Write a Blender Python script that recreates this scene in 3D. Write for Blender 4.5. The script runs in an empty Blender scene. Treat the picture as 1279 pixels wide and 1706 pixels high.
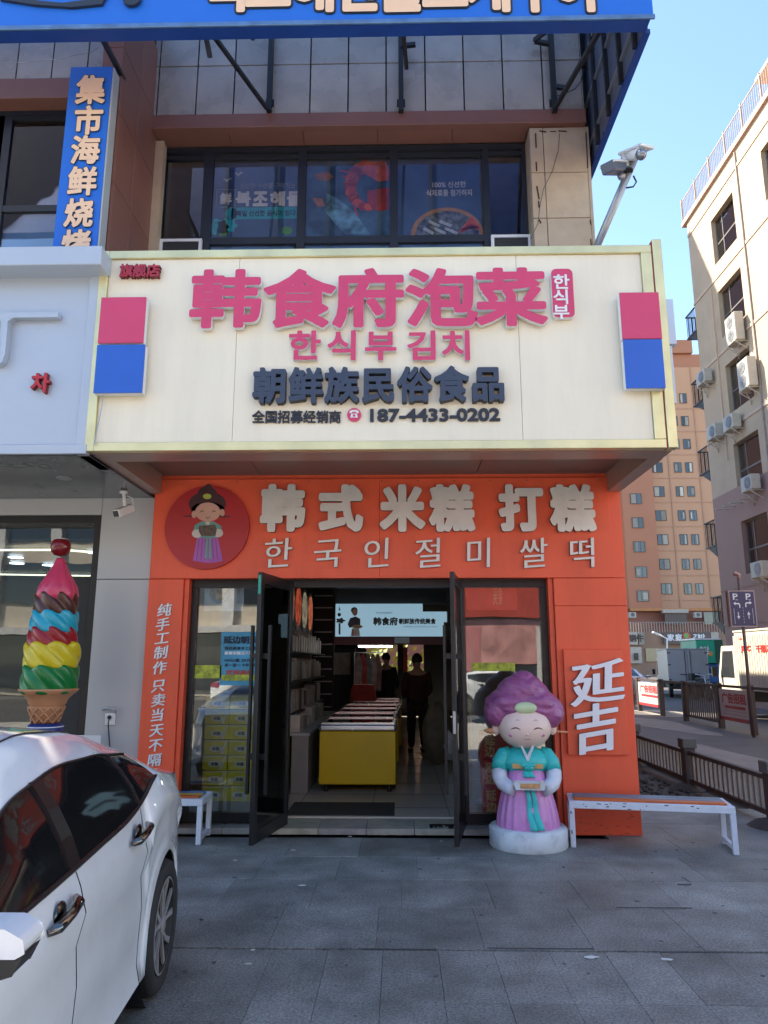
import bpy, bmesh, math, random
import numpy as np
from mathutils import Vector, Matrix
from mathutils.geometry import delaunay_2d_cdt
random.seed(7)
R = math.radians
sc = bpy.context.scene
COL = sc.collection

# ------------------------------------------------------------------ camera, sky, sun, exposure
FPX, PITCH, YAW, CAMH = 1210.0, R(11.6), R(1.2), 1.6
cd = bpy.data.cameras.new('camera'); cam = bpy.data.objects.new('camera', cd); COL.objects.link(cam)
cd.sensor_fit = 'VERTICAL'; cd.sensor_height = 36; cd.lens = 36*FPX/1706; cd.clip_start = .05; cd.clip_end = 3000
cam.location = (0, 0, CAMH); cam.rotation_euler = (math.pi/2+PITCH, 0, YAW); sc.camera = cam
SUN_EL, SUN_AZ = R(47), R(-59)          # sun stands behind the shop, to the left
w = bpy.data.worlds.new('World'); sc.world = w; w.use_nodes = True
nt = w.node_tree; bg = nt.nodes['Background']
sky = nt.nodes.new('ShaderNodeTexSky'); sky.sky_type = 'NISHITA'; sky.sun_disc = False
sky.sun_elevation = SUN_EL; sky.sun_rotation = SUN_AZ; sky.air_density = 1.0; sky.dust_density = .05; sky.ozone_density = 1.7
nt.links.new(sky.outputs[0], bg.inputs[0]); bg.inputs[1].default_value = .115
sd = bpy.data.lights.new('sun', 'SUN'); sd.energy = 4.3; sd.angle = R(.5); sd.color = (1, .89, .72)
sun = bpy.data.objects.new('sun', sd); COL.objects.link(sun)
to_sun = Vector((math.sin(SUN_AZ)*math.cos(SUN_EL), math.cos(SUN_AZ)*math.cos(SUN_EL), math.sin(SUN_EL)))
sun.rotation_euler = to_sun.to_track_quat('Z', 'Y').to_euler(); sun.location = (-20, 15, 40)
vs = sc.view_settings; vs.view_transform = 'Standard'; vs.look = 'None'; vs.gamma = 1; vs.exposure = 1.98
vs.use_curve_mapping = False
sc.render.engine = 'CYCLES'
sc.cycles.max_bounces = 8; sc.cycles.transparent_max_bounces = 12; sc.cycles.caustics_reflective = False
sc.cycles.caustics_refractive = False
sc.cycles.sample_clamp_indirect = 8; sc.cycles.use_denoising = True

# ------------------------------------------------------------------ surveying: photo measurement -> world point
CP, SP = math.cos(PITCH), math.sin(PITCH)
def ray(px, py):
    u = (px-639.5)/FPX; v = (853-py)/FPX
    y = CP-v*SP; z = SP+v*CP
    return (u*math.cos(YAW)-y*math.sin(YAW), u*math.sin(YAW)+y*math.cos(YAW), z)
def P(px, py, Y):
    d = ray(px, py); t = Y/d[1]; return Vector((d[0]*t, Y, CAMH+d[2]*t))
def PX(px, py, X):
    d = ray(px, py); t = X/d[0]; return Vector((X, d[1]*t, CAMH+d[2]*t))
def G(px, py, z=0.0):
    d = ray(px, py); t = (z-CAMH)/d[2]; return Vector((d[0]*t, d[1]*t, z))

# ------------------------------------------------------------------ materials
def lin(c):
    if isinstance(c, str):
        c = tuple(int(c[i:i+2], 16)/255 for i in (0, 2, 4))
    return tuple((x/12.92 if x <= .04045 else ((x+.055)/1.055)**2.4) for x in c)
def mat(name, col, rough=.5, metal=0., var=.12, scale=4., bump=0., bscale=60., rnd=0., coat=0., spec=.5, dirt=0., grime=2.0, streak=False, speck=0.):
    """col is linear base colour (tuple) or sRGB hex"""
    m = bpy.data.materials.new(name); m.use_nodes = True
    n = m.node_tree; N = n.nodes; L = n.links; b = N['Principled BSDF']
    c = lin(col) if isinstance(col, str) else col
    b.inputs['Roughness'].default_value = rough; b.inputs['Metallic'].default_value = metal
    b.inputs['Coat Weight'].default_value = coat; b.inputs['Coat Roughness'].default_value = .03
    b.inputs['Specular IOR Level'].default_value = spec
    g = N.new('ShaderNodeNewGeometry')
    t = N.new('ShaderNodeTexNoise'); t.inputs['Scale'].default_value = scale; t.inputs['Detail'].default_value = 6
    L.new(g.outputs['Position'], t.inputs['Vector'])
    mr = N.new('ShaderNodeMapRange'); mr.inputs['From Min'].default_value = .3; mr.inputs['From Max'].default_value = .7
    mr.inputs['To Min'].default_value = 1-var; mr.inputs['To Max'].default_value = 1+var
    L.new(t.outputs['Fac'], mr.inputs['Value'])
    mul = N.new('ShaderNodeVectorMath'); mul.operation = 'SCALE'; mul.inputs[0].default_value = c
    fac = mr.outputs[0]
    if rnd:
        oi = N.new('ShaderNodeObjectInfo'); r2 = N.new('ShaderNodeMapRange')
        r2.inputs['To Min'].default_value = 1-rnd; r2.inputs['To Max'].default_value = 1+rnd
        L.new(oi.outputs['Random'], r2.inputs['Value'])
        mm = N.new('ShaderNodeMath'); mm.operation = 'MULTIPLY'; L.new(fac, mm.inputs[0]); L.new(r2.outputs[0], mm.inputs[1]); fac = mm.outputs[0]
    if dirt:
        t2 = N.new('ShaderNodeTexNoise'); t2.inputs['Scale'].default_value = grime; t2.inputs['Detail'].default_value = 9; t2.inputs['Roughness'].default_value = .7
        if streak:
            mp = N.new('ShaderNodeMapping'); mp.inputs['Scale'].default_value = (1.6, 1.6, .22)
            L.new(g.outputs['Position'], mp.inputs['Vector']); L.new(mp.outputs[0], t2.inputs['Vector'])
        else:
            L.new(g.outputs['Position'], t2.inputs['Vector'])
        r3 = N.new('ShaderNodeMapRange'); r3.inputs['From Min'].default_value = .45; r3.inputs['From Max'].default_value = .75
        r3.inputs['To Min'].default_value = 1; r3.inputs['To Max'].default_value = 1-dirt
        L.new(t2.outputs['Fac'], r3.inputs['Value'])
        mm = N.new('ShaderNodeMath'); mm.operation = 'MULTIPLY'; L.new(fac, mm.inputs[0]); L.new(r3.outputs[0], mm.inputs[1]); fac = mm.outputs[0]
    if speck:
        t4 = N.new('ShaderNodeTexNoise'); t4.inputs['Scale'].default_value = 75; t4.inputs['Detail'].default_value = 3; L.new(g.outputs['Position'], t4.inputs['Vector'])
        r4 = N.new('ShaderNodeMapRange'); r4.inputs['From Min'].default_value = .35; r4.inputs['From Max'].default_value = .65; r4.inputs['To Min'].default_value = 1-speck; r4.inputs['To Max'].default_value = 1+speck
        L.new(t4.outputs['Fac'], r4.inputs['Value']); mm = N.new('ShaderNodeMath'); mm.operation = 'MULTIPLY'; L.new(fac, mm.inputs[0]); L.new(r4.outputs[0], mm.inputs[1]); fac = mm.outputs[0]
    L.new(fac, mul.inputs['Scale']); L.new(mul.outputs[0], b.inputs['Base Color'])
    rr = N.new('ShaderNodeMapRange'); rr.inputs['To Min'].default_value = max(0, rough-.08); rr.inputs['To Max'].default_value = min(1, rough+.08)
    L.new(t.outputs['Fac'], rr.inputs['Value']); L.new(rr.outputs[0], b.inputs['Roughness'])
    if bump:
        t3 = N.new('ShaderNodeTexNoise'); t3.inputs['Scale'].default_value = bscale; t3.inputs['Detail'].default_value = 4
        L.new(g.outputs['Position'], t3.inputs['Vector'])
        bp = N.new('ShaderNodeBump'); bp.inputs['Strength'].default_value = bump; bp.inputs['Distance'].default_value = .01
        L.new(t3.outputs['Fac'], bp.inputs['Height']); L.new(bp.outputs[0], b.inputs['Normal'])
    return m
def emis(name, col, strength):
    m = bpy.data.materials.new(name); m.use_nodes = True; b = m.node_tree.nodes['Principled BSDF']
    c = lin(col) if isinstance(col, str) else col
    b.inputs['Base Color'].default_value = (*c, 1); b.inputs['Emission Color'].default_value = (*c, 1); b.inputs['Emission Strength'].default_value = strength
    b.inputs['Roughness'].default_value = .4
    return m
def glass(name, tint=(.85, .9, .88), ior=1.5, refl=.06, wob=.0):
    m = bpy.data.materials.new(name); m.use_nodes = True; n = m.node_tree; N = n.nodes; L = n.links
    N.remove(N['Principled BSDF']); out = N['Material Output']
    tr = N.new('ShaderNodeBsdfTransparent'); tr.inputs[0].default_value = (*tint, 1)
    gl = N.new('ShaderNodeBsdfGlossy'); gl.inputs['Roughness'].default_value = .0
    fr = N.new('ShaderNodeFresnel'); fr.inputs[0].default_value = ior
    ad = N.new('ShaderNodeMath'); ad.operation = 'ADD'; ad.use_clamp = True; ad.inputs[1].default_value = refl
    mx = N.new('ShaderNodeMixShader'); L.new(fr.outputs[0], ad.inputs[0]); L.new(ad.outputs[0], mx.inputs[0])
    L.new(tr.outputs[0], mx.inputs[1]); L.new(gl.outputs[0], mx.inputs[2]); L.new(mx.outputs[0], out.inputs[0])
    if wob:
        g = N.new('ShaderNodeNewGeometry'); t = N.new('ShaderNodeTexNoise'); t.inputs['Scale'].default_value = 1.3
        L.new(g.outputs['Position'], t.inputs['Vector']); bp = N.new('ShaderNodeBump'); bp.inputs['Strength'].default_value = wob; bp.inputs['Distance'].default_value = .02
        L.new(t.outputs['Fac'], bp.inputs['Height']); L.new(bp.outputs[0], gl.inputs['Normal']); L.new(bp.outputs[0], fr.inputs['Normal'])
    return m

# ------------------------------------------------------------------ mesh builder
WP = {}
class MB:
    def __init__(s): s.v = []; s.f = []; s.m = []
    def add(s, vs, fs, mi=0):
        o = len(s.v); s.v += [tuple(x) for x in vs]; s.f += [tuple(o+i for i in f) for f in fs]; s.m += [mi]*len(fs); return s
    def box(s, x0, x1, y0, y1, z0, z1, mi=0):
        x0, x1 = sorted((x0, x1)); y0, y1 = sorted((y0, y1)); z0, z1 = sorted((z0, z1))
        v = [(x, y, z) for x in (x0, x1) for y in (y0, y1) for z in (z0, z1)]
        return s.add(v, [(0, 1, 3, 2), (4, 6, 7, 5), (0, 4, 5, 1), (2, 3, 7, 6), (0, 2, 6, 4), (1, 5, 7, 3)], mi)
    def beam(s, p, q, a, b, mi=0, up=(0, 0, 1)):
        p = Vector(p); q = Vector(q); d = (q-p).normalized(); u = Vector(up)
        if abs(d.dot(u)) > .98: u = Vector((0, 1, 0))
        r = d.cross(u).normalized(); u = r.cross(d).normalized()
        v = [c+r*sx*a/2+u*sz*b/2 for c in (p, q) for sx in (-1, 1) for sz in (-1, 1)]
        return s.add(v, [(0, 1, 3, 2), (4, 6, 7, 5), (0, 4, 5, 1), (2, 3, 7, 6), (0, 2, 6, 4), (1, 5, 7, 3)], mi)
    def tube(s, pts, rs, n=10, mi=0, cap=True):
        pts = [Vector(p) for p in pts]
        if not isinstance(rs, (list, tuple)): rs = [rs]*len(pts)
        V = []; F = []; prev = None
        for i, p in enumerate(pts):
            d = (pts[min(i+1, len(pts)-1)]-pts[max(i-1, 0)]).normalized()
            if prev is None:
                u = Vector((0, 0, 1)) if abs(d.z) < .9 else Vector((1, 0, 0))
                a = d.cross(u).normalized()
            else: a = (prev-d*prev.dot(d)).normalized()
            prev = a; b = d.cross(a)
            for k in range(n):
                t = 2*math.pi*k/n; V.append(p+(a*math.cos(t)+b*math.sin(t))*rs[i])
        for i in range(len(pts)-1):
            for k in range(n): F.append((i*n+k, i*n+(k+1) % n, (i+1)*n+(k+1) % n, (i+1)*n+k))
        if cap: F.append(tuple(range(n))[::-1]); F.append(tuple((len(pts)-1)*n+k for k in range(n)))
        return s.add(V, F, mi)
    def lathe(s, prof, c=(0, 0, 0), n=32, mi=0, fn=None, axis='z', cap=True):
        V = []; F = []
        for (r, z) in prof:
            for k in range(n):
                t = 2*math.pi*k/n; rr = r if fn is None else fn(r, z, t)
                a, b = rr*math.cos(t), rr*math.sin(t)
                V.append((c[0]+a, c[1]+b, c[2]+z) if axis == 'z' else ((c[0]+z, c[1]+a, c[2]+b) if axis == 'x' else (c[0]+a, c[1]+z, c[2]-b)))
        for i in range(len(prof)-1):
            for k in range(n): F.append((i*n+k, i*n+(k+1) % n, (i+1)*n+(k+1) % n, (i+1)*n+k))
        if cap: F.append(tuple(range(n))[::-1]); F.append(tuple((len(prof)-1)*n+k for k in range(n)))
        return s.add(V, F, mi)
    def ell(s, c, r, nu=24, nv=14, mi=0, fn=None, v0=0., v1=1.):
        V = []; F = []
        for j in range(nv+1):
            ph = math.pi*(v0+(v1-v0)*j/nv)
            for k in range(nu):
                t = 2*math.pi*k/nu; d = Vector((math.sin(ph)*math.cos(t), math.sin(ph)*math.sin(t), math.cos(ph)))
                q = 1 if fn is None else fn(d)
                V.append((c[0]+d.x*r[0]*q, c[1]+d.y*r[1]*q, c[2]+d.z*r[2]*q))
        for j in range(nv):
            for k in range(nu): F.append((j*nu+k, (j+1)*nu+k, (j+1)*nu+(k+1) % nu, j*nu+(k+1) % nu))
        return s.add(V, F, mi)
    def prism(s, poly, y0, y1, mi=0, side=None, plane='xz'):
        n = len(poly); mp = {'xz': lambda a, b, c: (a, c, b), 'yz': lambda a, b, c: (c, a, b), 'xy': lambda a, b, c: (a, b, c)}[plane]
        V = [mp(a, b, y0) for a, b in poly]+[mp(a, b, y1) for a, b in poly]
        s.add(V, [tuple(range(n)), tuple(range(n, 2*n))[::-1]], mi)
        return s.add(V, [(i, (i+1) % n, (i+1) % n+n, i+n) for i in range(n)], mi if side is None else side)
    def quad(s, a, b, c, d, mi=0): return s.add([a, b, c, d], [(0, 1, 2, 3)], mi)
    def build(s, name, mats, parent=None, smooth=False, bevel=0., kind=None, label=None, origin=None, seg=1):
        if not isinstance(mats, (list, tuple)): mats = [mats]
        V = np.array(s.v, dtype=float)
        c = (V.min(0)+V.max(0))/2 if origin is None else np.array(origin, dtype=float)
        me = bpy.data.meshes.new(name); me.from_pydata((V-c).tolist(), [], s.f)
        for m in mats: me.materials.append(m)
        me.polygons.foreach_set('material_index', s.m)
        bm = bmesh.new(); bm.from_mesh(me); bmesh.ops.remove_doubles(bm, verts=bm.verts, dist=1e-5) if smooth else None
        bmesh.ops.recalc_face_normals(bm, faces=bm.faces); bm.to_mesh(me); bm.free()
        if smooth: me.shade_smooth() if smooth is True else me.shade_smooth()
        o = bpy.data.objects.new(name, me); COL.objects.link(o)
        return place(o, Vector(c), parent, bevel, kind, label, smooth, seg)
def place(o, c, parent=None, bevel=0, kind=None, label=None, smooth=False, seg=1):
    WP[o.name] = Vector(c)
    if parent is not None: o.parent = parent; o.location = Vector(c)-WP[parent.name]
    else: o.location = c
    if bevel:
        b = o.modifiers.new('bevel', 'BEVEL'); b.width = bevel; b.segments = seg; b.limit_method = 'ANGLE'; b.angle_limit = R(40)
        if seg > 1: o.data.shade_smooth(); b.harden_normals = True
    if kind: o['kind'] = kind
    if label: o['label'] = label
    return o
def tag(o, label, cat, group=None, kind=None):
    o['label'] = label; o['category'] = cat
    if group: o['group'] = group
    if kind: o['kind'] = kind
    return o
def thing(name, label, cat, loc=(0, 0, 0), group=None):
    o = bpy.data.objects.new(name, None); COL.objects.link(o); o.location = loc; WP[o.name] = Vector(loc); o.empty_display_size = .2
    return tag(o, label, cat, group)
def struct(mb, name, m, **k):
    o = mb.build(name, m, **k); o['kind'] = 'structure'; return o
def copy_tree(o, parent=None):
    c = o.copy(); COL.objects.link(c)
    c.parent = parent
    WP[c.name] = WP.get(o.name, Vector())
    for ch in list(o.children): copy_tree(ch, c)
    return c
def dup(o, loc, rz=0., label=None, group=None, scale=None):
    c = copy_tree(o); c.location = loc; c.rotation_euler = (0, 0, rz); WP[c.name] = Vector(loc)
    if label: c['label'] = label
    if group: c['group'] = group
    if scale: c.scale = scale
    return c
def mcopy(o, c, parent, name=None, rot=None, scale=None):      # another piece sharing o's mesh
    n = o.copy(); COL.objects.link(n)
    if name: n.name = name
    n.parent = parent; n.location = Vector(c)-(WP[parent.name] if parent else Vector())
    if rot: n.rotation_euler = rot
    if scale: n.scale = scale
    WP[n.name] = Vector(c); return n

# ------------------------------------------------------------------ lettering: outlines thickened and filled
_gc = {}
def glyph(body, off=0., mats=(), shear=0., res=3, em=True, rise=0.):
    offx, offy = off if isinstance(off, tuple) else (off, off); off = max(offx, offy)
    key = (body, offx, offy, rise, tuple(m.name for m in mats), shear, em)
    if key in _gc: return _gc[key]
    cu = bpy.data.curves.new('t', 'FONT'); cu.body = body; cu.resolution_u = res; cu.align_x = 'CENTER'
    to = bpy.data.objects.new('t', cu); COL.objects.link(to); bpy.context.view_layer.update()
    me = bpy.data.meshes.new_from_object(to.evaluated_get(bpy.context.evaluated_depsgraph_get()))
    COL.objects.unlink(to); bpy.data.objects.remove(to); bpy.data.curves.remove(cu)
    bm = bmesh.new(); bm.from_mesh(me); bpy.data.meshes.remove(me)
    bmesh.ops.remove_doubles(bm, verts=bm.verts, dist=1e-4)
    for f in bm.faces:
        if f.normal.z < 0: f.normal_flip()
    nxt = {}
    for e in bm.edges:
        if len(e.link_faces) == 1:
            l = e.link_loops[0]; nxt.setdefault(l.vert.index, []).append(l.link_loop_next.vert.index)
    co = {v.index: (v.co.x+shear*v.co.y, v.co.y+rise*v.co.x) for v in bm.verts}; bm.free()
    loops = []
    while nxt:
        s0 = next(iter(nxt)); cur = s0; lp = []
        while cur in nxt:
            lp.append(cur); t = nxt[cur].pop()
            if not nxt[cur]: del nxt[cur]
            cur = t
            if cur == s0: break
        if len(lp) > 2: loops.append([co[i] for i in lp])
    pts = []; edges = []
    for lp in loops:
        n = len(lp); o = []
        # drop near-duplicate points
        q = [lp[0]]
        for p in lp[1:]:
            if math.hypot(p[0]-q[-1][0], p[1]-q[-1][1]) > 2e-3: q.append(p)
        lp = q; n = len(lp)
        if n < 3: continue
        for i in range(n):
            a, b, c = lp[i-1], lp[i], lp[(i+1) % n]
            d1 = (b[0]-a[0], b[1]-a[1]); d2 = (c[0]-b[0], c[1]-b[1]); l1 = math.hypot(*d1) or 1; l2 = math.hypot(*d2) or 1
            n1 = (d1[1]/l1, -d1[0]/l1); n2 = (d2[1]/l2, -d2[0]/l2)
            if off <= 0: o.append(b); continue
            cr = d1[0]*d2[1]-d1[1]*d2[0]; an = math.atan2(cr, d1[0]*d2[0]+d1[1]*d2[1])
            if an > .25:
                k = 2 if an < 1.2 else 3; a0 = math.atan2(n1[1], n1[0])
                for j in range(k+1): t = a0+an*j/k; o.append((b[0]+offx*math.cos(t), b[1]+offy*math.sin(t)))
            elif an < -.6: o.append((b[0]+offx*n1[0], b[1]+offy*n1[1])); o.append(b); o.append((b[0]+offx*n2[0], b[1]+offy*n2[1]))
            else:
                m = (n1[0]+n2[0], n1[1]+n2[1]); ml = math.hypot(*m) or 1; k = 1/max(.5, math.cos(an/2)); o.append((b[0]+m[0]/ml*k*offx, b[1]+m[1]/ml*k*offy))
        s0 = len(pts); pts += o; edges += [(s0+i, s0+(i+1) % len(o)) for i in range(len(o))]
    V, E, F, *_ = delaunay_2d_cdt([Vector(p) for p in pts], edges, [], 0, 1e-5, False)
    V = np.array([tuple(v) for v in V]); F = np.array([f for f in F if len(f) == 3])
    c = V[F].mean(1); A = np.array([pts[e[0]] for e in edges]); B = np.array([pts[e[1]] for e in edges])
    cy = c[:, 1][:, None]; cx = c[:, 0][:, None]
    up = (A[None, :, 1] <= cy) & (B[None, :, 1] > cy); dn = (A[None, :, 1] > cy) & (B[None, :, 1] <= cy)
    xi = A[None, :, 0]+(cy-A[None, :, 1])*(B-A)[None, :, 0]/np.where(np.abs((B-A)[None, :, 1]) < 1e-9, 1, (B-A)[None, :, 1])
    wn = ((up & (xi > cx)).astype(int)-(dn & (xi > cx)).astype(int)).sum(1)
    F = F[wn > 0]
    ec = {}
    for f in F:
        for i in range(3):
            a, b = int(f[i]), int(f[(i+1) % 3])
            if (b, a) in ec: del ec[(b, a)]
            else: ec[(a, b)] = 1
    if em: ox, oy = 0, .38
    else: ox, oy = 0, (V[F.flatten()][:, 1].min()+V[F.flatten()][:, 1].max())/2
    xs = V[F.flatten()][:, 0]; ys = V[F.flatten()][:, 1]; dims = (xs.max()-xs.min(), ys.max()-ys.min()); ox = (xs.max()+xs.min())/2 if not em else 0
    nv = len(V); vv = [(x-ox, 0, y-oy) for x, y in V]+[(x-ox, 1, y-oy) for x, y in V]
    ff = [tuple(int(i) for i in f) for f in F]; mi = [0]*len(ff)
    # triangles are counter-clockwise in x,z seen from -Y
    for a, b in ec: ff.append((b, a, a+nv, b+nv)); mi.append(1 if len(mats) > 1 else 0)
    me = bpy.data.meshes.new('letter'); me.from_pydata(vv, [], ff)
    for m in mats: me.materials.append(m)
    me.polygons.foreach_set('material_index', mi)
    bm = bmesh.new(); bm.from_mesh(me); bmesh.ops.delete(bm, geom=[v for v in bm.verts if not v.link_faces], context='VERTS'); bm.to_mesh(me); bm.free()
    _gc[key] = (me, dims); return _gc[key]
def letter(parent, ch, px, py, wpx, hpx, Y, mats, off=.02, depth=.03, name='letter', shear=0., em=True, rise=0.):
    """a raised character whose front face lies in plane Y, centred at the measured point"""
    me, dims = glyph(ch, off, tuple(mats), shear, 3, em, rise)
    c = P(px, py, Y); wx = (P(px+.5, py, Y)-P(px-.5, py, Y)).x*wpx; hz = (P(px, py-.5, Y)-P(px, py+.5, Y)).z*hpx
    o = bpy.data.objects.new(name, me); COL.objects.link(o)
    place(o, c, parent)
    if em: o.scale = (wx, depth, hz)
    else: o.scale = (wx/dims[0], depth, hz/dims[1])
    return o
def print3(parent, s, c, h, mats, off=.015, depth=.002, width=None, rz=0., name='lettering', shear=0.):
    """a line of flat print, bottom-centred box height h at world point c, facing -Y turned by rz"""
    me, dims = glyph(s, off, tuple(mats), shear, 2, False)
    o = bpy.data.objects.new(name, me); COL.objects.link(o); place(o, Vector(c), parent)
    k = h/dims[1]; o.scale = (k if width is None else width/dims[0], depth, k); o.rotation_euler = (0, 0, rz); return o
# ------------------------------------------------------------------ palette
ORANGE = mat('orange_panel', (.82, .112, .046), .42, var=.07, scale=1.5, dirt=.16, grime=2.2, streak=True)
REDC = mat('crimson_print', (.5, .02, .02), .4, var=.04)
CREAM = mat('cream_panel', (.82, .76, .60), .38, var=.03, scale=1.2, dirt=.10, grime=2.0, streak=True)
GOLD = mat('brushed_gold', (.74, .66, .36), .32, .55, var=.14, scale=3)
PINK = mat('pink_acrylic', (.60, .05, .14), .35, var=.03)
WHITEP = mat('white_paint', (.78, .80, .82), .45, var=.04, dirt=.1, grime=6)
LIPW = mat('letter_return', (.72, .74, .76), .4, var=.04)
NAVY = mat('navy_letter', (.035, .05, .085), .45, var=.06)
NAVYD = mat('navy_letter_side', (.02, .026, .04), .5)
BLACKP = mat('black_letter', (.02, .022, .03), .4)
BLUE = mat('blue_acrylic', (.018, .11, .52), .4, var=.05)
SIGNBLUE = mat('blue_vinyl', (.012, .135, .60), .45, var=.05, scale=2, dirt=.08)
SIGNBLUE2 = mat('blue_trim', (.01, .05, .25), .5, var=.1)
PEACH = mat('peach_letter', (.84, .56, .36), .5, var=.03)
SILVER = mat('silver_letter', (.66, .66, .64), .35, .25, var=.06, scale=8)
SILVERD = mat('silver_return', (.12, .11, .10), .5, .3)
SILVERB = mat('pale_silver_letter', (.76, .80, .86), .35, .1, var=.05)
DKFRAME = mat('dark_frame', (.018, .018, .02), .35, .3, var=.15)
DKWIN = mat('upper_window_frame', (.03, .035, .045), .4, .3, var=.1)
TILE_G = mat('grey_glazed_tile', (.42, .375, .32), .28, var=.12, scale=2.5, rnd=.10, dirt=.2, spec=.5)
TILE_B = mat('beige_stone_tile', (.54, .42, .29), .5, var=.08, scale=6, rnd=.06, dirt=.15)
TILE_R = mat('brown_stone_tile', (.25, .11, .08), .45, var=.1, scale=4, rnd=.08, dirt=.1)
CONC = mat('concrete', (.28, .27, .25), .8, var=.1, dirt=.2)
JOINT = mat('dark_joint', (.02, .018, .016), .8)
RUST = mat('rusty_stain', (.05, .03, .02), .9, var=.4, scale=30)
SOFF = mat('soffit_panel', (.21, .155, .135), .38, var=.08, scale=2)
BEAM = mat('bronze_trim', (.36, .26, .22), .35, .2, var=.08)
GREYP = mat('grey_aluminium_panel', (.48, .50, .52), .35, .15, var=.03, scale=1)
PALEB = mat('pale_blue_aluminium', (.58, .66, .78), .35, .1, var=.03, scale=1, dirt=.08, grime=2)
STEELB = mat('black_steel', (.012, .012, .014), .55, var=.3)
STEELG = mat('grey_steel', (.38, .39, .41), .35, .6, var=.1)
PAVE = mat('grey_granite_paving', (.205, .208, .192), .60, speck=.36, var=.30, scale=2.6, bump=.4, bscale=110, rnd=.15, dirt=.45, grime=1.6)
PAVE2 = mat('paving_beyond', (.46, .43, .37), .65, speck=.2, var=.2, scale=1.5, bump=.2, bscale=150)
GRIT = mat('paving_bed', (.085, .085, .08), .95, var=.3, scale=30)
DIRT = mat('dirt', (.085, .07, .058), .95, var=.35, scale=3, bump=.8, bscale=25, dirt=.4, grime=1.2)
ROADM = mat('worn_asphalt', (.085, .08, .076), .7, speck=.2, var=.2, scale=1.2, bump=.3, bscale=120, dirt=.35, grime=.5)
CONCP = mat('pale_concrete_patch', (.22, .20, .175), .8, var=.2, scale=2)
FLOORT = mat('shop_floor_tile', (.62, .58, .50), .16, var=.05, scale=1)
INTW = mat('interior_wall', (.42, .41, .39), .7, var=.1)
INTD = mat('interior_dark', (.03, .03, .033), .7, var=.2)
GLS = glass('shop_glass', (.94, .96, .95), 1.5, .10, .05)
GLD = glass('door_glass', (.88, .90, .90), 1.5, .02)
GLU = glass('upper_glass', (.95, .96, .98), 1.5, .02, .05)
GLN = glass('neighbour_glass', (.35, .4, .42), 1.5, .11, .08)

# ------------------------------------------------------------------ levels and planes of the shop
YF, YG, YS, YT, YW, YU = 7.3, 7.45, 5.77, 7.70, 7.98, 5.75
XL = P(258, 797, YF).x; XR = P(1032, 797, YF).x
ZH = P(640, 797, YF).z           # top of the orange front
ZD = 2.40                        # head of the glazing
ZFL = .07                        # shop floor
XDL = P(313, 1100, YG).x; XDR = P(915, 1100, YG).x
XLW = -14.0                      # far end of the block on the left
H_BLD = 10.7; YBK = 22.0; YIN = 22.0

# ------------------------------------------------------------------ ground
base = struct(MB().box(-160, 260, -60, 420, -.6, -.03), 'ground', mat('ground_far', (.15, .145, .14), .9, var=.2, scale=.3))
road = struct(MB().box(3.95, 12.4, 8.7, 90, -.05, .0).box(12.4, 60, 30, 90, -.05, -.004).box(-40, 60, -16, -5, -.05, .0), 'road', ROADM)
struct(MB().box(XR, 3.95, 8.62, 60, -.05, -.006), 'dirt_strip', DIRT)
bed = MB().box(-6.2, 9.2, 2.75, 8.62, -.05, -.03)
pave = struct(bed, 'plaza_pavement', GRIT)
struct(MB().box(-40, -6.2, -5, 7.4, -.05, -.002).box(9.2, 60, -5, 8.62, -.05, -.002).box(-6.2, 9.2, -5, 2.75, -.05, -.002), 'plaza_outer', PAVE2)
slabm = MB().box(-.5, .5, -.5, .5, -.03, 0)
sl0 = slabm.build('paving_slab', PAVE, pave, bevel=.0022, origin=(0, 0, 0))
rows = [(2.76, 3.30, .31), (3.305, 3.872, .31), (3.877, 4.512, .31), (4.540, 5.235, .62), (5.24, 5.87, .62), (5.875, 6.52, .62), (6.525, 7.17, .62), (7.175, 7.82, .62), (7.825, 8.61, .80)]
first = True
cols = 0
for k, (a, b, wd) in enumerate(rows):
    if k < 3: xs0 = -3.2 + .11*0
    else: xs0 = -3.9+random.uniform(0, .5)
    x = xs0; xe = 6.4 if k < 7 else 8.2
    if k >= 7: x = XR-.35 if k == 7 else XR+.01
    if k < 3: wd = .31 if k != 0 else .62
    while x < xe:
        ww = wd*random.choice([1, 1, 1, 1.0, 1.5 if k > 3 else 1])
        big = ww
        o = sl0 if first else mcopy(sl0, (0, 0, 0), pave)
        first = False
        dz = random.uniform(-.0015, .0015)
        cx = x+big/2; cy = (a+b)/2
        o.location = Vector((cx, cy, dz))-WP[pave.name]
        o.scale = (big-.0015, b-a+.002, 1)
        o.rotation_euler = (random.uniform(-.0015, .0015), random.uniform(-.0015, .0015), 0)
        x += big; cols += 1
        if k < 3 and x > 1.4: wd = .31 if k else .62
gum = MB()
for k in range(70):
    x, y, r = random.uniform(-1.4, 3.4), random.uniform(3.5, 7.1), random.choice([.006, .008, .011, .016])
    gum.prism([(x+r*math.cos(t)*(1+.3*math.sin(2*t+k)), y+r*math.sin(t)) for t in [i*2*math.pi/8 for i in range(8)]], .0022, .0032, plane='xy')
tag(gum.build('gum_spot', mat('gum_spots', (.10, .098, .095), .8)), 'dark trodden gum spots scattered over the grey paving', 'gum spots', kind='stuff')
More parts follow.
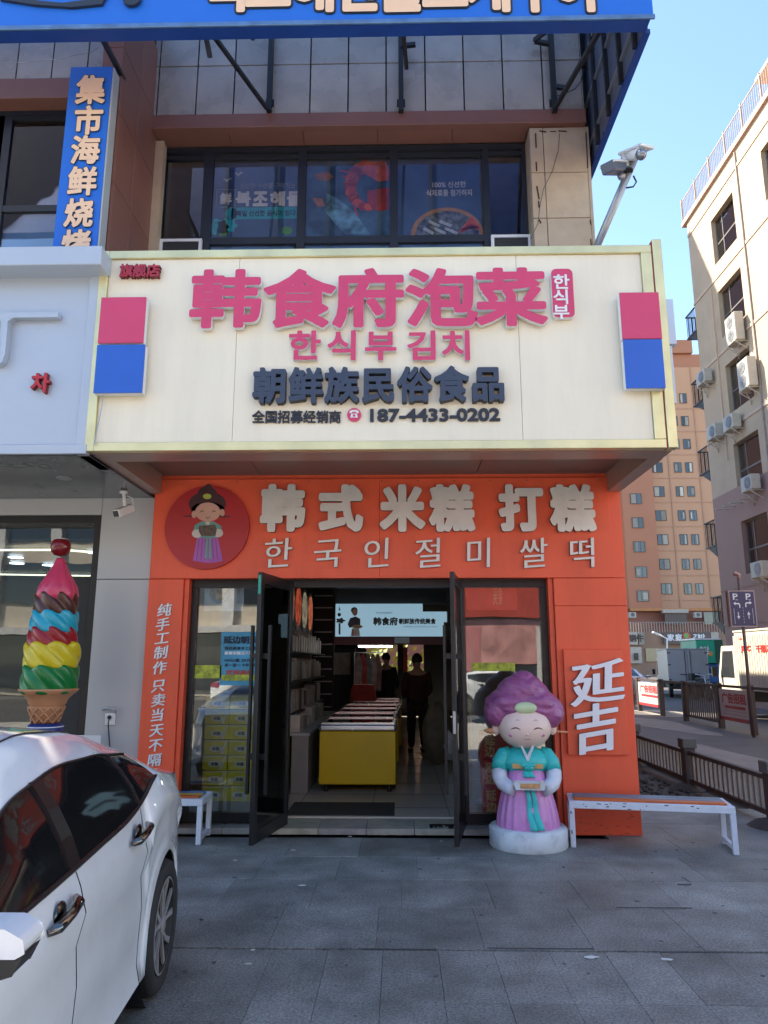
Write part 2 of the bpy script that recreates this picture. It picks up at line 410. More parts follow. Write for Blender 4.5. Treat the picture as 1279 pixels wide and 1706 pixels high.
# worn, chipped joints and lighter mortar flecks
ch = MB()
for (px, py, l, ww) in [(665, 1582, .42, .02), (1140, 1474, .10, .05), (1090, 1513, .5, .018), (1150, 1587, .34, .02), (900, 1581, .6, .014)]:
    g = G(px, py); n = 9
    poly = [(g.x-l/2+l*i/n, g.y+random.uniform(.3, 1)*ww/2) for i in range(n+1)]+[(g.x+l/2-l*i/n, g.y-random.uniform(.3, 1)*ww/2) for i in range(n+1)]
    ch.prism(poly, .0022, .004, plane='xy')
cr = [G(x, y) for x, y in []] or [] and [G(x, y) for x, y in [(1160, 1548), (1170, 1552), (1174, 1562), (1168, 1572), (1160, 1576), (1154, 1582)]]
for a_, b_ in zip(cr, cr[1:]): ch.beam(a_+Vector((0, 0, .0033)), b_+Vector((0, 0, .0033)), .008, .002)
for (pp) in ([(1136, 1462), (1150, 1470)],):
    for a_, b_ in zip(pp, pp[1:]): ch.beam(G(*a_)+Vector((0, 0, .0036)), G(*b_)+Vector((0, 0, .0036)), .006, .002)
struct(ch, 'paving_crack', GRIT)
cl = MB()
for k in range(420):
    x, y, r = random.uniform(XR+.1, 3.6), random.uniform(8.7, 15), random.uniform(.01, .05)
    cl.ell((x, y, r*.2), (r, r*random.uniform(.6, 1.2), r*.7), 7, 4)
tag(cl.build('soil_clod', DIRT), 'loose clods of dark soil in the strip inside the low brown fence', 'soil clods', kind='stuff')
fl = MB()
for (px, py, r) in [(1108, 1600, .016), (488, 1417, .012), (582, 1394, .01), (392, 1434, .008), (503, 1476, .01), (413, 1607, .008), (421, 1584, .007), (985, 1596, .016), (735, 1402, .006), (530, 1389, .01)]:
    g = G(px, py); poly = [(g.x+r*(1+random.uniform(-.4, .6))*1.8*math.cos(t), g.y+r*(1+random.uniform(-.5, .4))*math.sin(t)) for t in [i*2*math.pi/9 for i in range(9)]]
    fl.prism(poly, .003, .006, plane='xy')
tag(fl.build('mortar_fleck', mat('pale_fleck', (.6, .6, .58), .8)), 'scattered pale mortar flecks and specks lying on the grey paving', 'flecks', kind='stuff')
# sunk darker stains and worn patches on the driveway
dr = MB()
for (px, py, a, b) in [(1105, 1208, 2.6, .7), (1210, 1262, 2.2, .5), (1095, 1187, 2.4, .5)]:
    g = G(px, py); poly = [(g.x+a/2*.5*math.cos(t)*(1+.25*math.sin(3*t+px)), g.y+a*math.sin(t)*(1+.2*math.cos(2*t+py))) for t in [i*2*math.pi/22 for i in range(22)]]
    dr.prism(poly, .002, .006, plane='xy')
struct(dr, 'road_patch', CONCP)
struct(MB().box(3.86, 3.98, 8.62, 60, -.03, .05), 'kerb', CONC)

# ------------------------------------------------------------------ shop building (shell and upper storey)
bld = thing('commercial_building', 'multi-storey block with brown and grey tiled upper wall above the cream shop sign', 'building', (0, 12, 0))
def part(mb, name, m, parent=bld, **k): return mb.build(name, m, parent, **k)
ZS2 = P(640, 213, YT).z; ZWT = ZS2-.02
part(MB().box(XR-.25, XR-.004, YT+.02, YBK, 0, H_BLD), 'side_wall', TILE_R)
part(MB().box(XLW, XR-.26, YT+.4, YBK, H_BLD-.3, H_BLD), 'roof', CONC)
part(MB().box(XLW, -1.9, YBK-.2, YBK, 0, H_BLD-.3).box(-1.9, 1.6, YBK-.2, YBK, 2.2, H_BLD-.3).box(1.6, XR-.26, YBK-.2, YBK, 0, H_BLD-.3).box(XLW, XLW+.2, YT+.4, YBK-.2, 0, H_BLD-.3), 'rear_wall', CONC)
part(MB().box(XLW+.2, XR-.26, YG+.12, YBK-.2, 3.36, 3.6), 'floor_slab', CONC)
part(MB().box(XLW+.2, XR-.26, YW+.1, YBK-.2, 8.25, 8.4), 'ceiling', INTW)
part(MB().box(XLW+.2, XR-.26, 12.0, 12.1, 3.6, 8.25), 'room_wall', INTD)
part(MB().box(XLW, XR-.26, YT+.06, YT+.4, ZS2+.30, H_BLD), 'wall', TILE_R)
part(MB().box(1.0, XR-.01, YBK+.01, 26.2, 0, H_BLD), 'shade_wing', TILE_R)  # hidden wing added at the rear to keep the driveway in shade
part(MB().box(XLW, XR-.26, YT+.1, YT+.35, 3.6, 4.9), 'sill_wall', CONC)
# grey glazed tiles over the windows
tj = [P(x, 125, YT).x for x in (265, 329, 391, 453, 517, 580, 643, 708, 772, 837, 903, 968)]
zj = [P(640, y, YT).z for y in (190, 105)]; zj += [zj[1]+(zj[1]-zj[0])*i*1.05 for i in (1, 2, 3)]
first = None
tm = MB().box(-.5, .5, 0, 1, -.5, .5)
t0 = tm.build('grey_wall_tile', TILE_G, bld, bevel=.003, origin=(0, 0, 0))
xs_all = [tj[0]-.39*i for i in range(12, 0, -1)]+tj+[XR-.004]
first = True
for i in range(len(xs_all)-1):
    for j in range(4):
        a, b = xs_all[i], xs_all[i+1]
        if b > XR: continue
        if b < P(0, 100, YT).x-1.2: continue
        o = t0 if first else mcopy(t0, (0, 0, 0), bld); first = False
        c = Vector(((a+b)/2, YT+random.uniform(-.002, .002), (zj[j]+zj[j+1])/2)); o.location = c-WP[bld.name]
        o.scale = (b-a-.018, .04, zj[j+1]-zj[j]-.018); o.rotation_euler = (random.uniform(-.003, .003), 0, random.uniform(-.004, .004))
part(MB().box(XLW, XR-.02, YT+.042, YT+.058, zj[0]-.02, zj[4]), 'tile_joint', JOINT)
# brown lintel band and its underside
part(MB().box(XLW, XR, YT-.05, YT+.055, ZS2, zj[0]-.005), 'lintel', TILE_R, bevel=.004)
XP1 = P(262, 300, YW).x; XPR = P(885, 300, YT).x
for i in range(5):
    a = XP1+(XPR-XP1)*i/5; b = XP1+(XPR-XP1)*(i+1)/5
    part(MB().box(a+.004, b-.004, YT+.058, YW+.02, ZS2+.01, ZS2+.03), 'lintel_soffit', TILE_R)
# beige pillar at the right corner, tile by tile
zp = [P(930, y, YT).z for y in (212, 287, 363, 440, 517)]
xs = [XPR, P(908, 300, YT).x, XR]
for j in range(4):
    for i in range(2):
        part(MB().box(xs[i]+.004, xs[i+1]-(.004 if i == 0 else .0), YT, YT+.05, zp[j+1]+.005, zp[j]-.005), 'pillar_tile', TILE_B, bevel=.003)
    part(MB().box(XPR, XPR+.04, YT+.052, YW-.0, zp[j+1]+.005, zp[j]-.005), 'pillar_return_tile', TILE_B)
part(MB().box(XPR+.042, XR-.01, YT+.05, YW+.1, 3.6, ZS2-.01), 'pillar', JOINT)
part(MB().box(XR-.009, XR+.03, YT+.0, YT+.6, 4.6, zp[0]), 'pillar_side', TILE_B)
ru = MB()
for (x0, y0, x1, y1, wd) in [(892, 222, 893, 246, 3), (893, 270, 894, 285, 3), (894, 310, 898, 332, 3), (897, 335, 898, 346, 3), (898, 366, 901, 372, 3), (898, 218, 910, 220, 3), (930, 218, 944, 219, 3), (916, 219, 926, 219, 2), (976, 220, 979, 280, 2.5), (983, 366, 984, 374, 2), (984, 398, 985, 410, 2)]:
    a = P(x0, y0, YT-.003); b = P(x1, y1, YT-.003); ru.beam(a, b, wd*.0055, .004, up=(0, 1, 0))
part(ru, 'rust_stain', RUST)
cb = [P(x, y, YT-.03) for x, y in [(932, 222), (930, 250), (920, 285), (905, 315), (899, 345), (896, 372), (884, 398)]]
part(MB().tube(cb, .004, 5), 'loose_cable', BLACKP)
# pier between the bays
YP = 6.72; XPL = P(168, 300, YP).x-.1; XPF = P(190, 200, YP+.0).x
zt = 9.6
part(MB().box(XPL, XP1-.03, YP+.03, YT+.05, 3.6, zt), 'pier', JOINT)
zz = [3.6, 4.9, 5.72, 6.55, 7.4, 8.2, 9.1]; yy = [YP+.03, YP+.52, YW]
for j in range(6):
    for i in range(2):
        part(MB().box(XP1-.03, XP1, yy[i]+.004, yy[i+1]-.004, zz[j]+.004, zz[j+1]-.004), 'pier_side_tile', TILE_R, bevel=.003)
    part(MB().box(XPL, XP1-.0, YP-.002, YP+.028, zz[j]+.004, zz[j+1]-.004), 'pier_front_tile', TILE_R, bevel=.003)
part(MB().box(XP1, XP1+.10, YW-.14, YW-.02, 3.6, ZWT), 'reveal', TILE_B)
# left bay: lintel and grey wall nearer to the street
YL = 7.22; ZL1 = P(60, 163, YL).z; ZL2 = P(60, 130, YL).z
part(MB().box(XLW, XPL, YL, YL+.2, ZL1, ZL2), 'lintel', TILE_R, bevel=.004)
part(MB().box(XLW, XPL, YL+.2, YT-.05, ZL1+.01, ZL1+.06), 'lintel_soffit', TILE_R)
for i in range(8):
    a = XPL-.42*(i+1)
    for j in range(2):
        part(MB().box(a+.008, a+.412, YL+.02, YL+.06, ZL2+.01+.72*j, ZL2+.70+.72*j), 'grey_wall_tile', TILE_G)
part(MB().box(XLW, XPL, YL+.07, YL+.15, ZL2, ZL2+1.5), 'tile_joint', JOINT)

# upper windows: frame members, panes, posters behind the glass
def window(x0, x1, z0, z1, y, mull, trans, fm, gm, fw=.06, parent=bld, dep=.07, inner=.02):
    f = MB()
    f.box(x0, x0+fw, y, y+dep, z0, z1).box(x1-fw, x1, y, y+dep, z0, z1).box(x0+fw, x1-fw, y, y+dep, z0, z0+fw).box(x0+fw, x1-fw, y, y+dep, z1-fw, z1)
    for m, mw in mull: f.box(m-mw/2, m+mw/2, y+.004, y+dep-.004, z0+fw, z1-fw)
    xs = [x0+fw]+[v for m, mw in mull for v in (m-mw/2, m+mw/2)]+[x1-fw]
    for t, tw in trans:
        for i in range(0, len(xs), 2): f.box(xs[i], xs[i+1], y+.008, y+dep-.008, t-tw/2, t+tw/2)
    fr = f.build('window', fm, parent)
    zs = [z0+fw]+[v for t, tw in trans for v in (t-tw/2, t+tw/2)]+[z1-fw]
    for i in range(0, len(xs), 2):
        for j in range(0, len(zs), 2):
            MB().box(xs[i]-.01, xs[i+1]+.01, y+dep/2-.003, y+dep/2+.003, zs[j]-.01, zs[j+1]+.01).build('pane', gm, fr)
    return fr
xm = [P(x, 320, YW).x for x in (345, 502, 656, 810)]
zt1 = P(580, 398, YW).z
window(XP1+.02, XPR+.02, 4.9, ZWT, YW, [(xm[0], .12), (xm[1], .10), (xm[2], .10), (xm[3], .08)], [(zt1, .09), (P(580, 258, YW).z, .05)], DKWIN, GLU, fw=.07)
BSHEET = mat('pale_blue_sheet', (.16, .34, .60), .3, var=.08, scale=2)  # flat pale blue sheets set just behind the panes
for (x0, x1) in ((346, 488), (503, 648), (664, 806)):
    a, b = P(x0, 404, YW+.075), P(x1, 470, YW+.075); part(MB().box(a.x, b.x, YW+.076, YW+.08, b.z, a.z), 'blue_sheet', BSHEET)
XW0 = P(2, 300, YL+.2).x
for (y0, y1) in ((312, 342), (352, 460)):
    a, b = P(4, y0, YL+.275), P(108, y1, YL+.275); part(MB().box(XW0+.05, XPL-.07, YL+.276, YL+.28, b.z, a.z), 'blue_sheet', BSHEET)
window(XW0-2.0, XPL, 4.9, ZL1, YL+.2, [(XW0, .09), (XW0-1.0, .08)], [(P(60, 346, YL+.2).z, .08), (P(60, 195, YL+.2).z, .05)], DKWIN, GLU, fw=.06)
# posters
YPO = YW+.085
NAVB = mat('navy_poster', (.07, .14, .27), .6, var=.35, scale=1.6)
SEAB = mat('sea_blue_poster', (.07, .16, .27), .6, var=.7, scale=4)
def pr(x0, y0, x1, y1, Y): 
    a = P(x0, y0, Y); b = P(x1, y1, Y); return a, b
def poster(parent, x0, y0, x1, y1, Y, m, name='poster', th=.006):
    a, b = pr(x0, y0, x1, y1, Y); return MB().box(a.x, b.x, Y, Y+th, a.z, b.z).build(name, m, parent)
W1 = mat('poster_white', (.85, .87, .88), .6); TEAL = mat('poster_teal', (.04, .45, .55), .6); GREENL = mat('poster_green', (.10, .35, .04), .6)
DARKT = mat('poster_dark_text', (.01, .03, .06), .6); GREYT = mat('poster_grey_text', (.35, .42, .5), .6)
po1 = poster(bld, 350, 272, 498, 394, YPO, NAVB); po2 = poster(bld, 508, 268, 650, 392, YPO, SEAB); po3 = poster(bld, 662, 258, 806, 392, YPO, NAVB)
def pch(parent, s, px, py, w, h, Y, m, off=.03): return letter(parent, s, px, py, w, h, Y, [m], off, .003, 'lettering', em=False)
Y1 = YPO-.006
for i, c in enumerate('북조해물'):
    pch(po1, c, 405+i*28.5, 331, 25, 25, Y1, W1, .05)
pch(po1, '鲜', 376, 331, 20, 20, Y1, W1, .04)
a, b = pr(361, 316, 391, 346, Y1); MB().tube([(a.x, Y1, a.z), (b.x, Y1, a.z), (b.x, Y1, b.z), (a.x, Y1, b.z), (a.x, Y1, a.z)], .006, 6).build('badge_outline', GREYT, po1)
pch(po1, '신선한 수산물 구매하는', 446, 309, 92, 9, Y1, GREYT, .01)
a, b = pr(386, 346, 495, 364, Y1); MB().box(a.x, b.x, Y1, Y1+.004, a.z, b.z).lathe([(abs(a.z-b.z)/2, 0), (abs(a.z-b.z)/2, .004)], (a.x, Y1, (a.z+b.z)/2), 20, axis='y').build('caption_band', TEAL, po1)
pch(po1, '매일 신선한 음식이 있다', 443, 355, 98, 10, Y1-.004, DARKT, .03)
for (px, py) in ((397, 291), (378, 301)):
    g = P(px, py, Y1); MB().prism([(g.x-.06, g.z+.02), (g.x-.03, g.z+.03), (g.x, g.z+.01), (g.x+.03, g.z+.04), (g.x+.06, g.z+.03), (g.x+.02, g.z+.01), (g.x, g.z-.02), (g.x-.03, g.z+.01)], Y1, Y1+.003).build('gull_print', W1, po1)
for (px, py, s, m) in ((362, 378, .13, TEAL), (378, 376, .12, TEAL), (478, 384, .07, GREENL), (370, 386, .07, GREENL)):
    g = P(px, py, Y1); MB().prism([(g.x+s*math.cos(t)*(1+.15*math.cos(7*t)), g.z+s*.8*math.sin(t)*(1+.15*math.cos(7*t))) for t in [i*2*math.pi/28 for i in range(28)]], Y1, Y1+.003).build('leaf_print', m, po1)
RED1 = mat('crab_red', (.85, .14, .07), .6, var=.35, scale=9); RED2 = mat('crab_red_dark', (.5, .05, .03), .6, var=.3, scale=9); FISH = mat('fish_blue', (.16, .38, .55), .6, var=.7, scale=8); ORG = mat('prawn_orange', (.5, .2, .08), .6, var=.3, scale=12)
def blob(parent, pts, Y, m, name): 
    MB().prism([(P(x, y, Y).x, P(x, y, Y).z) for x, y in pts], Y, Y+.003).build(name, m, parent)
for k in range(11):
    t_ = R(100+k*19); cx_, cy_ = 614+30*math.cos(t_), 311-34*math.sin(t_)
    e_ = [(cx_+(13-k*.6)*math.cos(q), cy_+(11-k*.5)*math.sin(q)) for q in [i*2*math.pi/14 for i in range(14)]]
    blob(po2, e_, Y1-.0004*k, RED1 if k % 2 else RED2, 'lobster_segment_print')
blob(po2, [(602, 270), (640, 268), (648, 280), (648, 300), (630, 302), (608, 290)], Y1-.006, RED1, 'lobster_print')
blob(po2, [(612, 318), (648, 312), (648, 348), (630, 352), (612, 338)], Y1-.006, RED2, 'lobster_print')
for k in range(9):
    a = P(596-k*.5, 290+k*7, Y1-.007); b = P(566+k*3.5, 284+k*9.5, Y1-.007); MB().beam(a, b, .016, .003, up=(0, 1, 0)).build('claw_print', RED1, po2)
blob(po2, [(545, 322), (560, 330), (590, 352), (616, 390), (575, 390), (556, 370), (540, 350)], Y1-.001, FISH, 'fish_print')
blob(po2, [(524, 290), (545, 286), (556, 294), (545, 301), (528, 299)], Y1, ORG, 'prawn_print')
blob(po2, [(520, 330), (536, 330), (541, 343), (530, 345)], Y1, ORG, 'prawn_print')
pch(po3, '100% 신선한', 748, 307, 56, 10, Y1, W1, .02); pch(po3, '식재료를 첨가하지', 748, 321, 76, 11, Y1, W1, .02)
g = P(745, 392, Y1); rr = P(806, 392, Y1).x-P(745, 392, Y1).x
MB().prism([(g.x+rr*math.cos(t), g.z+rr*.85*math.sin(t)) for t in [math.pi*i/24 for i in range(25)]], Y1, Y1+.003).build('basket_print', mat('basket', (.55, .28, .13), .6, var=.2, scale=20), po3)
MB().prism([(g.x+rr*.88*math.cos(t), g.z+rr*.74*math.sin(t)) for t in [math.pi*i/24 for i in range(25)]], Y1-.003, Y1-.001).build('seafood_print', mat('seafood', (.14, .17, .20), .6, var=.9, scale=14), po3)
for k in range(6):
    a = P(765+k*4, 388-k*2, Y1-.005); b = P(787+k*3, 362+k*4, Y1-.005); MB().beam(a, b, .035, .003, up=(0, 1, 0)).build('crab_stick_print', RED1, po3)
for k in range(5):
    a = P(705+k*9, 380-(k % 2)*12, Y1-.005); b = P(722+k*10, 389-(k % 2)*12, Y1-.005); MB().beam(a, b, .04, .003, up=(0, 1, 0)).build('fish_print', mat('silver_fish%d' % k, (.55, .62, .70), .5, var=.3, scale=20), po3)
# small white framed vents at the foot of the upper windows
for (x0, x1, y0) in ((266, 334, 398), (818, 886, 391)):
    t = thing('window_vent', ('small white framed vent at the left foot of the upper windows' if x0 < 300 else 'small white framed vent beside the beige corner pillar'), 'vent', P((x0+x1)/2, 425, YW-.06), 'white framed vents')
    a, b = pr(x0, y0, x1, 430, YW-.06)
    MB().box(a.x, b.x, YW-.06, YW-.02, a.z, a.z-.035).box(a.x, a.x+.035, YW-.06, YW-.02, b.z, a.z-.035).box(b.x-.035, b.x, YW-.06, YW-.02, b.z, a.z-.035).build('frame', WHITEP, t)
    MB().box(a.x+.035, b.x-.035, YW-.045, YW-.03, b.z, a.z-.035).build('grille', INTD, t)
# ------------------------------------------------------------------ top fascia sign on brackets
ZU = 1.6+YU*1.0257; XUR = P(1090, 45, YU).x
fs = thing('fascia_sign', 'huge blue sign with peach Korean lettering across the top of the building', 'sign', (-1, YU, ZU))
MB().box(XLW, XUR, YU, YU+.02, ZU, ZU+2.6).build('face_panel', SIGNBLUE, fs)
MB().box(XLW, XUR+.01, YU-.02, YU+.005, ZU-.05, ZU-.002).build('bottom_trim', mat('blue_grey_trim', (.10, .20, .38), .35, .3, var=.2, scale=6, dirt=.2, grime=8), fs, bevel=.005)
MB().box(XLW, XUR-.03, YU+.006, YU+.14, ZU-.048, ZU-.003).build('underside_trim', SIGNBLUE2, fs)
MB().box(XLW, XUR-.03, YU+.03, YU+.13, ZU+.0, ZU+2.6).build('back_panel', SIGNBLUE2, fs)
for i in range(9):
    xx = XUR-.3-i*.8
    MB().box(xx, xx+.05, YU+.131, YU+.18, ZU+.02, ZU+2.5).build('frame_bar', STEELB, fs)
for ch, px in zip('북조해산물포게구이', (380, 447, 523, 597, 669, 741, 815, 890, 958)):
    letter(fs, ch, px, -22, 84, 84, YU-.02, [PEACH, NAVY], .045, .02)
    letter(fs, ch, px, -22, 84, 84, YU-.008, [NAVYD, NAVYD], .085, .008, 'letter_outline')
g = P(220, -2, YU-.02); MB().lathe([(.09, 0), (.09, .03)], (g.x, YU-.04, g.z), 24, axis='y').build('emblem', NAVYD, fs)
blob2 = MB().prism([(P(x, y, YU-.02).x, P(x, y, YU-.02).z) for x, y in [(0, -30), (40, -30), (60, 2), (105, 6), (150, 0), (150, -30), (190, -30), (170, 8), (120, 13), (60, 9), (0, 0)]], YU-.03, YU-.0); blob2.build('emblem_stroke', NAVYD, fs)
# right wing of the sign running back to the corner
WX = XUR
wing = MB()
wing.box(WX-.03, WX-.0, YU+.15, YT+.65, ZU, ZU+2.6)
wing.build('side_panel', mat('wing_panel', (.16, .18, .24), .3, .3, var=.1), fs)
MB().box(WX-.04, WX+.02, YU+.15, YT+.65, ZU-.05, ZU-.002).build('side_trim', SIGNBLUE2, fs)
for k in range(5):
    yy_ = YU+.35+k*.45; MB().box(WX-.075, WX-.031, yy_, yy_+.04, ZU+.0, ZU+2.5).build('frame_bar', STEELB, fs)
for k in range(3):
    MB().box(WX-.06, WX-.031, YU+.15, YT+.6, ZU+.25+k*.6, ZU+.28+k*.6).build('frame_rail', STEELG, fs)
# black steel brackets
def bracket(px_top, kind):
    t = thing('sign_bracket', {0: 'black steel bracket above the left half of the upper windows', 1: 'black steel bracket in the middle below the blue sign', 2: 'black steel bracket with loose wire beside the right corner', 3: 'thin black strut beside the brown pier under the blue sign'}[kind], 'bracket', P(px_top, 50, YT-.5), 'brackets holding the blue sign')
    return t
def bar(t, pts, w_=.05, name='bar'):
    for (a, b) in pts: MB().beam(a, b, w_, w_).build(name, STEELB, t)
for kind, xb in ((0, 447), (1, 668), (2, 925)):
    t = bracket(xb, kind); X = P(xb, 190, YT-.1).x; z0 = P(xb, 190, YT-.1).z+.05
    yb = YT-.08
    bar(t, [((X, yb, z0), (X, yb, ZU+2.3))], .06, 'post')
    if kind == 0: bar(t, [((X-.02, yb-.03, z0+.02), (X-.42, YU+.2, ZU+.35)), ((X-.16, yb-.3, z0+.75), (X-.26, YU+.2, ZU+.6)), ((X-.34, YU+.5, ZU+.1), (X-.42, YU+.2, ZU+.6))], .04, 'strut')
    if kind == 1: bar(t, [((X+.07, yb-.02, z0+.6), (X+.0, YU+.2, ZU+.3)), ((X, yb-.03, z0+.9), (X+.18, yb-.05, z0+.9))], .045, 'strut')
    if kind == 2: bar(t, [((X, yb-.02, z0+.03), (X+.2, YU+.2, ZU+.3)), ((X-.2, yb-.02, z0+1.0), (X-.05, YU+.2, ZU+.4)), ((X, yb, z0+.35), (X+.14, yb-.05, z0+.28)), ((X-.2, yb, z0+1.0), (X, yb, z0+.95))], .045, 'strut')
    for s in (-1, 1): MB().box(X-.05, X+.05, yb+.031, yb+.045, z0+.1 if s < 0 else z0+1.4, z0+.2 if s < 0 else z0+1.5).build('plate', STEELB, t)
t = bracket(170, 3); bar(t, [(P(164, 52, 6.0), P(243, 204, 7.75)), (P(150, 46, YU+.12), P(178, 48, YU+.14))], .045, 'strut')
t = thing('sagging_wire', 'thin grey wire sagging under the blue sign at the upper left', 'wire', P(80, 95, 6.6))
MB().tube([P(x, y, 6.6) for x, y in [(-20, 105), (40, 104), (90, 99), (135, 90), (150, 88), (165, 78)]], .004, 5).build('strand', STEELG, t)
t = thing('loose_cable', 'short black cable curling from the right sign bracket', 'cable', P(945, 150, YT-.1))
MB().tube([P(x, y, YT-.12) for x, y in [(972, 115), (968, 135), (958, 148), (945, 154), (935, 158), (928, 160)]], .006, 5).build('strand', STEELB, t)

# ------------------------------------------------------------------ vertical blue sign on the pier
YV = 6.5
vsn = thing('vertical_sign', 'tall narrow blue sign with peach Chinese characters on the brown pier', 'sign', P(140, 300, YV))
a = P(118, 112, YV); b = P(190, 115, YV); zb_ = P(130, 425, YV).z
MB().box(a.x, b.x-.02, YV, YV+.012, zb_-.2, a.z).build('face_panel', SIGNBLUE, vsn)
MB().box(a.x, b.x-.005, YV+.013, YV+.16, zb_-.2, a.z+.003).build('box_frame', mat('sign_return', (.52, .54, .52), .4, .2, var=.05), vsn, bevel=.004)
for ch, px, py in (('集', 149, 149), ('市', 145, 200), ('海', 140, 249), ('鲜', 135, 301), ('烧', 129, 354), ('烤', 124, 406)):
    letter(vsn, ch, px+2, py, 49, 49, YV-.02, [PEACH, NAVY], .035, .02)
    letter(vsn, ch, px+2, py, 49, 49, YV-.006, [NAVYD, NAVYD], .055, .006, 'letter_outline')

# ------------------------------------------------------------------ main cream lightbox sign
XSL = P(151, 745, YS).x; XSR = P(1112, 600, YS).x; XSR2 = P(1130, 745, YS).x-.01
XSL = P(160, 585, YS).x-.02
ZSB = P(640, 750, YS).z; ZST = P(640, 415, YS).z
ms = thing('main_sign', 'wide cream lightbox sign with gold frame, pink and navy lettering', 'sign', ((XSL+XSR)/2, YS, ZSB))
FW = .075
xp = [XSL+FW, P(392, 600, YS).x, P(866, 600, YS).x, XSR2-.18]
for i in range(3):
    MB().box(xp[i]+.0015, xp[i+1]-.0015, YS, YS+.03, ZSB+FW+.0, ZST-FW).build('face_panel', CREAM, ms, bevel=.002)
MB().box(XSL, XSL+FW, YS-.025, YS+.04, ZSB+.0, ZST).build('gold_frame', GOLD, ms, bevel=.004)
MB().box(XSR2-.18, XSR2-.09, YS-.025, YS+.04, ZSB+FW, ZST-FW).build('gold_frame', GOLD, ms, bevel=.004)
MB().box(XSL+FW+.001, XSR2-.09, YS-.024, YS+.04, ZSB, ZSB+FW-.001).build('gold_frame', GOLD, ms, bevel=.004)
MB().box(XSL+FW+.001, XSR2-.09, YS-.024, YS+.04, ZST-FW+.001, ZST).build('gold_frame', GOLD, ms, bevel=.004)
MB().box(XSR2-.088, XSR2-.08, YS-.018, YS+.04, ZSB, ZST+.03).build('red_seam', mat('red_seam', (.35, .05, .03), .5), ms)
MB().box(XSR2-.078, XSR2, YS-.03, YS+.06, ZSB, ZST+.05).build('corner_post', GOLD, ms, bevel=.004)
ZR = 1.6+(ZSB-1.6)*1.0
# box body: top, sides, perimeter beams and soffit boards
MB().box(XSL, XSR2, YS+.061, YF+.3, ZST-.06, ZST-.01).build('top_sheet', PALEB, ms)
MB().box(XSL+.02, XSR2-.02, YS+.062, YS+.30, ZSB-.002, ZSB+.02).build('front_beam', BEAM, ms)
MB().box(XSR2-.14, XSR2-.01, YS+.302, YF+.3, ZSB-.002, ZST-.07).build('side_beam', BEAM, ms)
MB().box(XSL+.01, XSL+.14, YS+.302, YF-.0, ZSB-.002, ZST-.07).build('side_beam', BEAM, ms)
MB().box(XSL+.141, XSR2-.141, YS+.29, YS+.30, ZSB+.021, ZSB+.26).build('front_beam_back', BEAM, ms)
sx = [XSL+.141, P(417, 780, 6.8).x, P(803, 780, 6.8).x, XSR2-.141]
for i in range(3): MB().box(sx[i]+.004, sx[i+1]-.004, YS+.302, YF+.25, ZSB+.20, ZSB+.22).build('soffit_board', SOFF, ms)
L2 = LIPW
def big(ch, px, py, w_, h_, m, off, dep=.05, gap=.07): letter(ms, ch, px, py, w_, h_, YS-gap, [m, L2], off, dep)
for ch, px, py in (('韩', 376, 497), ('食', 498, 497), ('府', 614, 496), ('泡', 735, 495), ('菜', 851, 494)): big(ch, px, py, 121, 99, PINK, .034)
for ch, px in (('한', 507), ('식', 571), ('부', 634), ('김', 704), ('치', 761)): big(ch, px, 575, 60, 52, PINK, .028, .035, .05)
for ch, px in zip('朝鲜族民俗食品', (449, 509, 569, 630, 691, 752, 813)): letter(ms, ch, px, 640-(px-630)*.008, 58, 60, YS-.07, [NAVY, NAVYD], .036, .068)
for i, ch in enumerate('全国招募经销商'): letter(ms, ch, 430+i*21.3, 694, 21.5, 22, YS-.018, [BLACKP], .018, .016)
letter(ms, '187-4433-0202', 724.5, 691, 217, 22, YS-.02, [BLACKP], .035, .018, em=False)
for ch, px in zip('旗舰店', (210, 232, 255)): letter(ms, ch, px, 450, 22.5, 22, YS-.05, [mat('dark_red_letter', (.34, .02, .04), .5), mat('dark_red_side', (.15, .01, .02), .5)], .04, .048)
g = P(590, 692, YS); MB().lathe([(.058, 0), (.058, .02)], (g.x, YS-.021, g.z), 28, axis='y').build('phone_disc', PINK, ms)
MB().prism([(g.x-.032, g.z-.028), (g.x+.032, g.z-.028), (g.x+.024, g.z+.006), (g.x-.024, g.z+.006)], YS-.027, YS-.022).prism([(g.x-.04, g.z+.012), (g.x-.02, g.z+.01), (g.x-.015, g.z+.022), (g.x+.015, g.z+.022), (g.x+.02, g.z+.01), (g.x+.04, g.z+.012), (g.x+.036, g.z+.03), (g.x+.018, g.z+.038), (g.x-.018, g.z+.038), (g.x-.036, g.z+.03)], YS-.027, YS-.022).build('phone_icon', WHITEP, ms)
MB().lathe([(.011, 0), (.011, .004)], (g.x, YS-.031, g.z-.011), 14, axis='y').build('phone_dial', PINK, ms)
# seal with vertical hangul
a, b = pr(915, 454, 955, 534, YS)
def rrect(x0, z0, x1, z1, r, n=5):
    o = []
    for cx, cz, a0 in ((x1-r, z1-r, 0), (x0+r, z1-r, 90), (x0+r, z0+r, 180), (x1-r, z0+r, 270)):
        for i in range(n+1): t = R(a0+90*i/n); o.append((cx+r*math.cos(t), cz+r*math.sin(t)))
    return o
se = MB().prism(rrect(a.x, b.z, b.x, a.z, .045), YS-.06, YS-.005, side=1).build('seal', [PINK, L2], ms)
for ch, py in (('한', 469), ('식', 494), ('부', 519)): letter(se, ch, 935, py, 31, 26, YS-.07, [WHITEP], .018, .009)
def block(x0, y0, x1, y1, m, nm):
    a, b = pr(x0, y0, x1, y1, YS-.09)
    o = MB().box(a.x, b.x, YS-.105, YS-.09, b.z, a.z).build(nm, m, ms)
    MB().box(a.x, b.x+.0, YS-.089, YS-.03, b.z, a.z).build('box_return', LIPW, o)
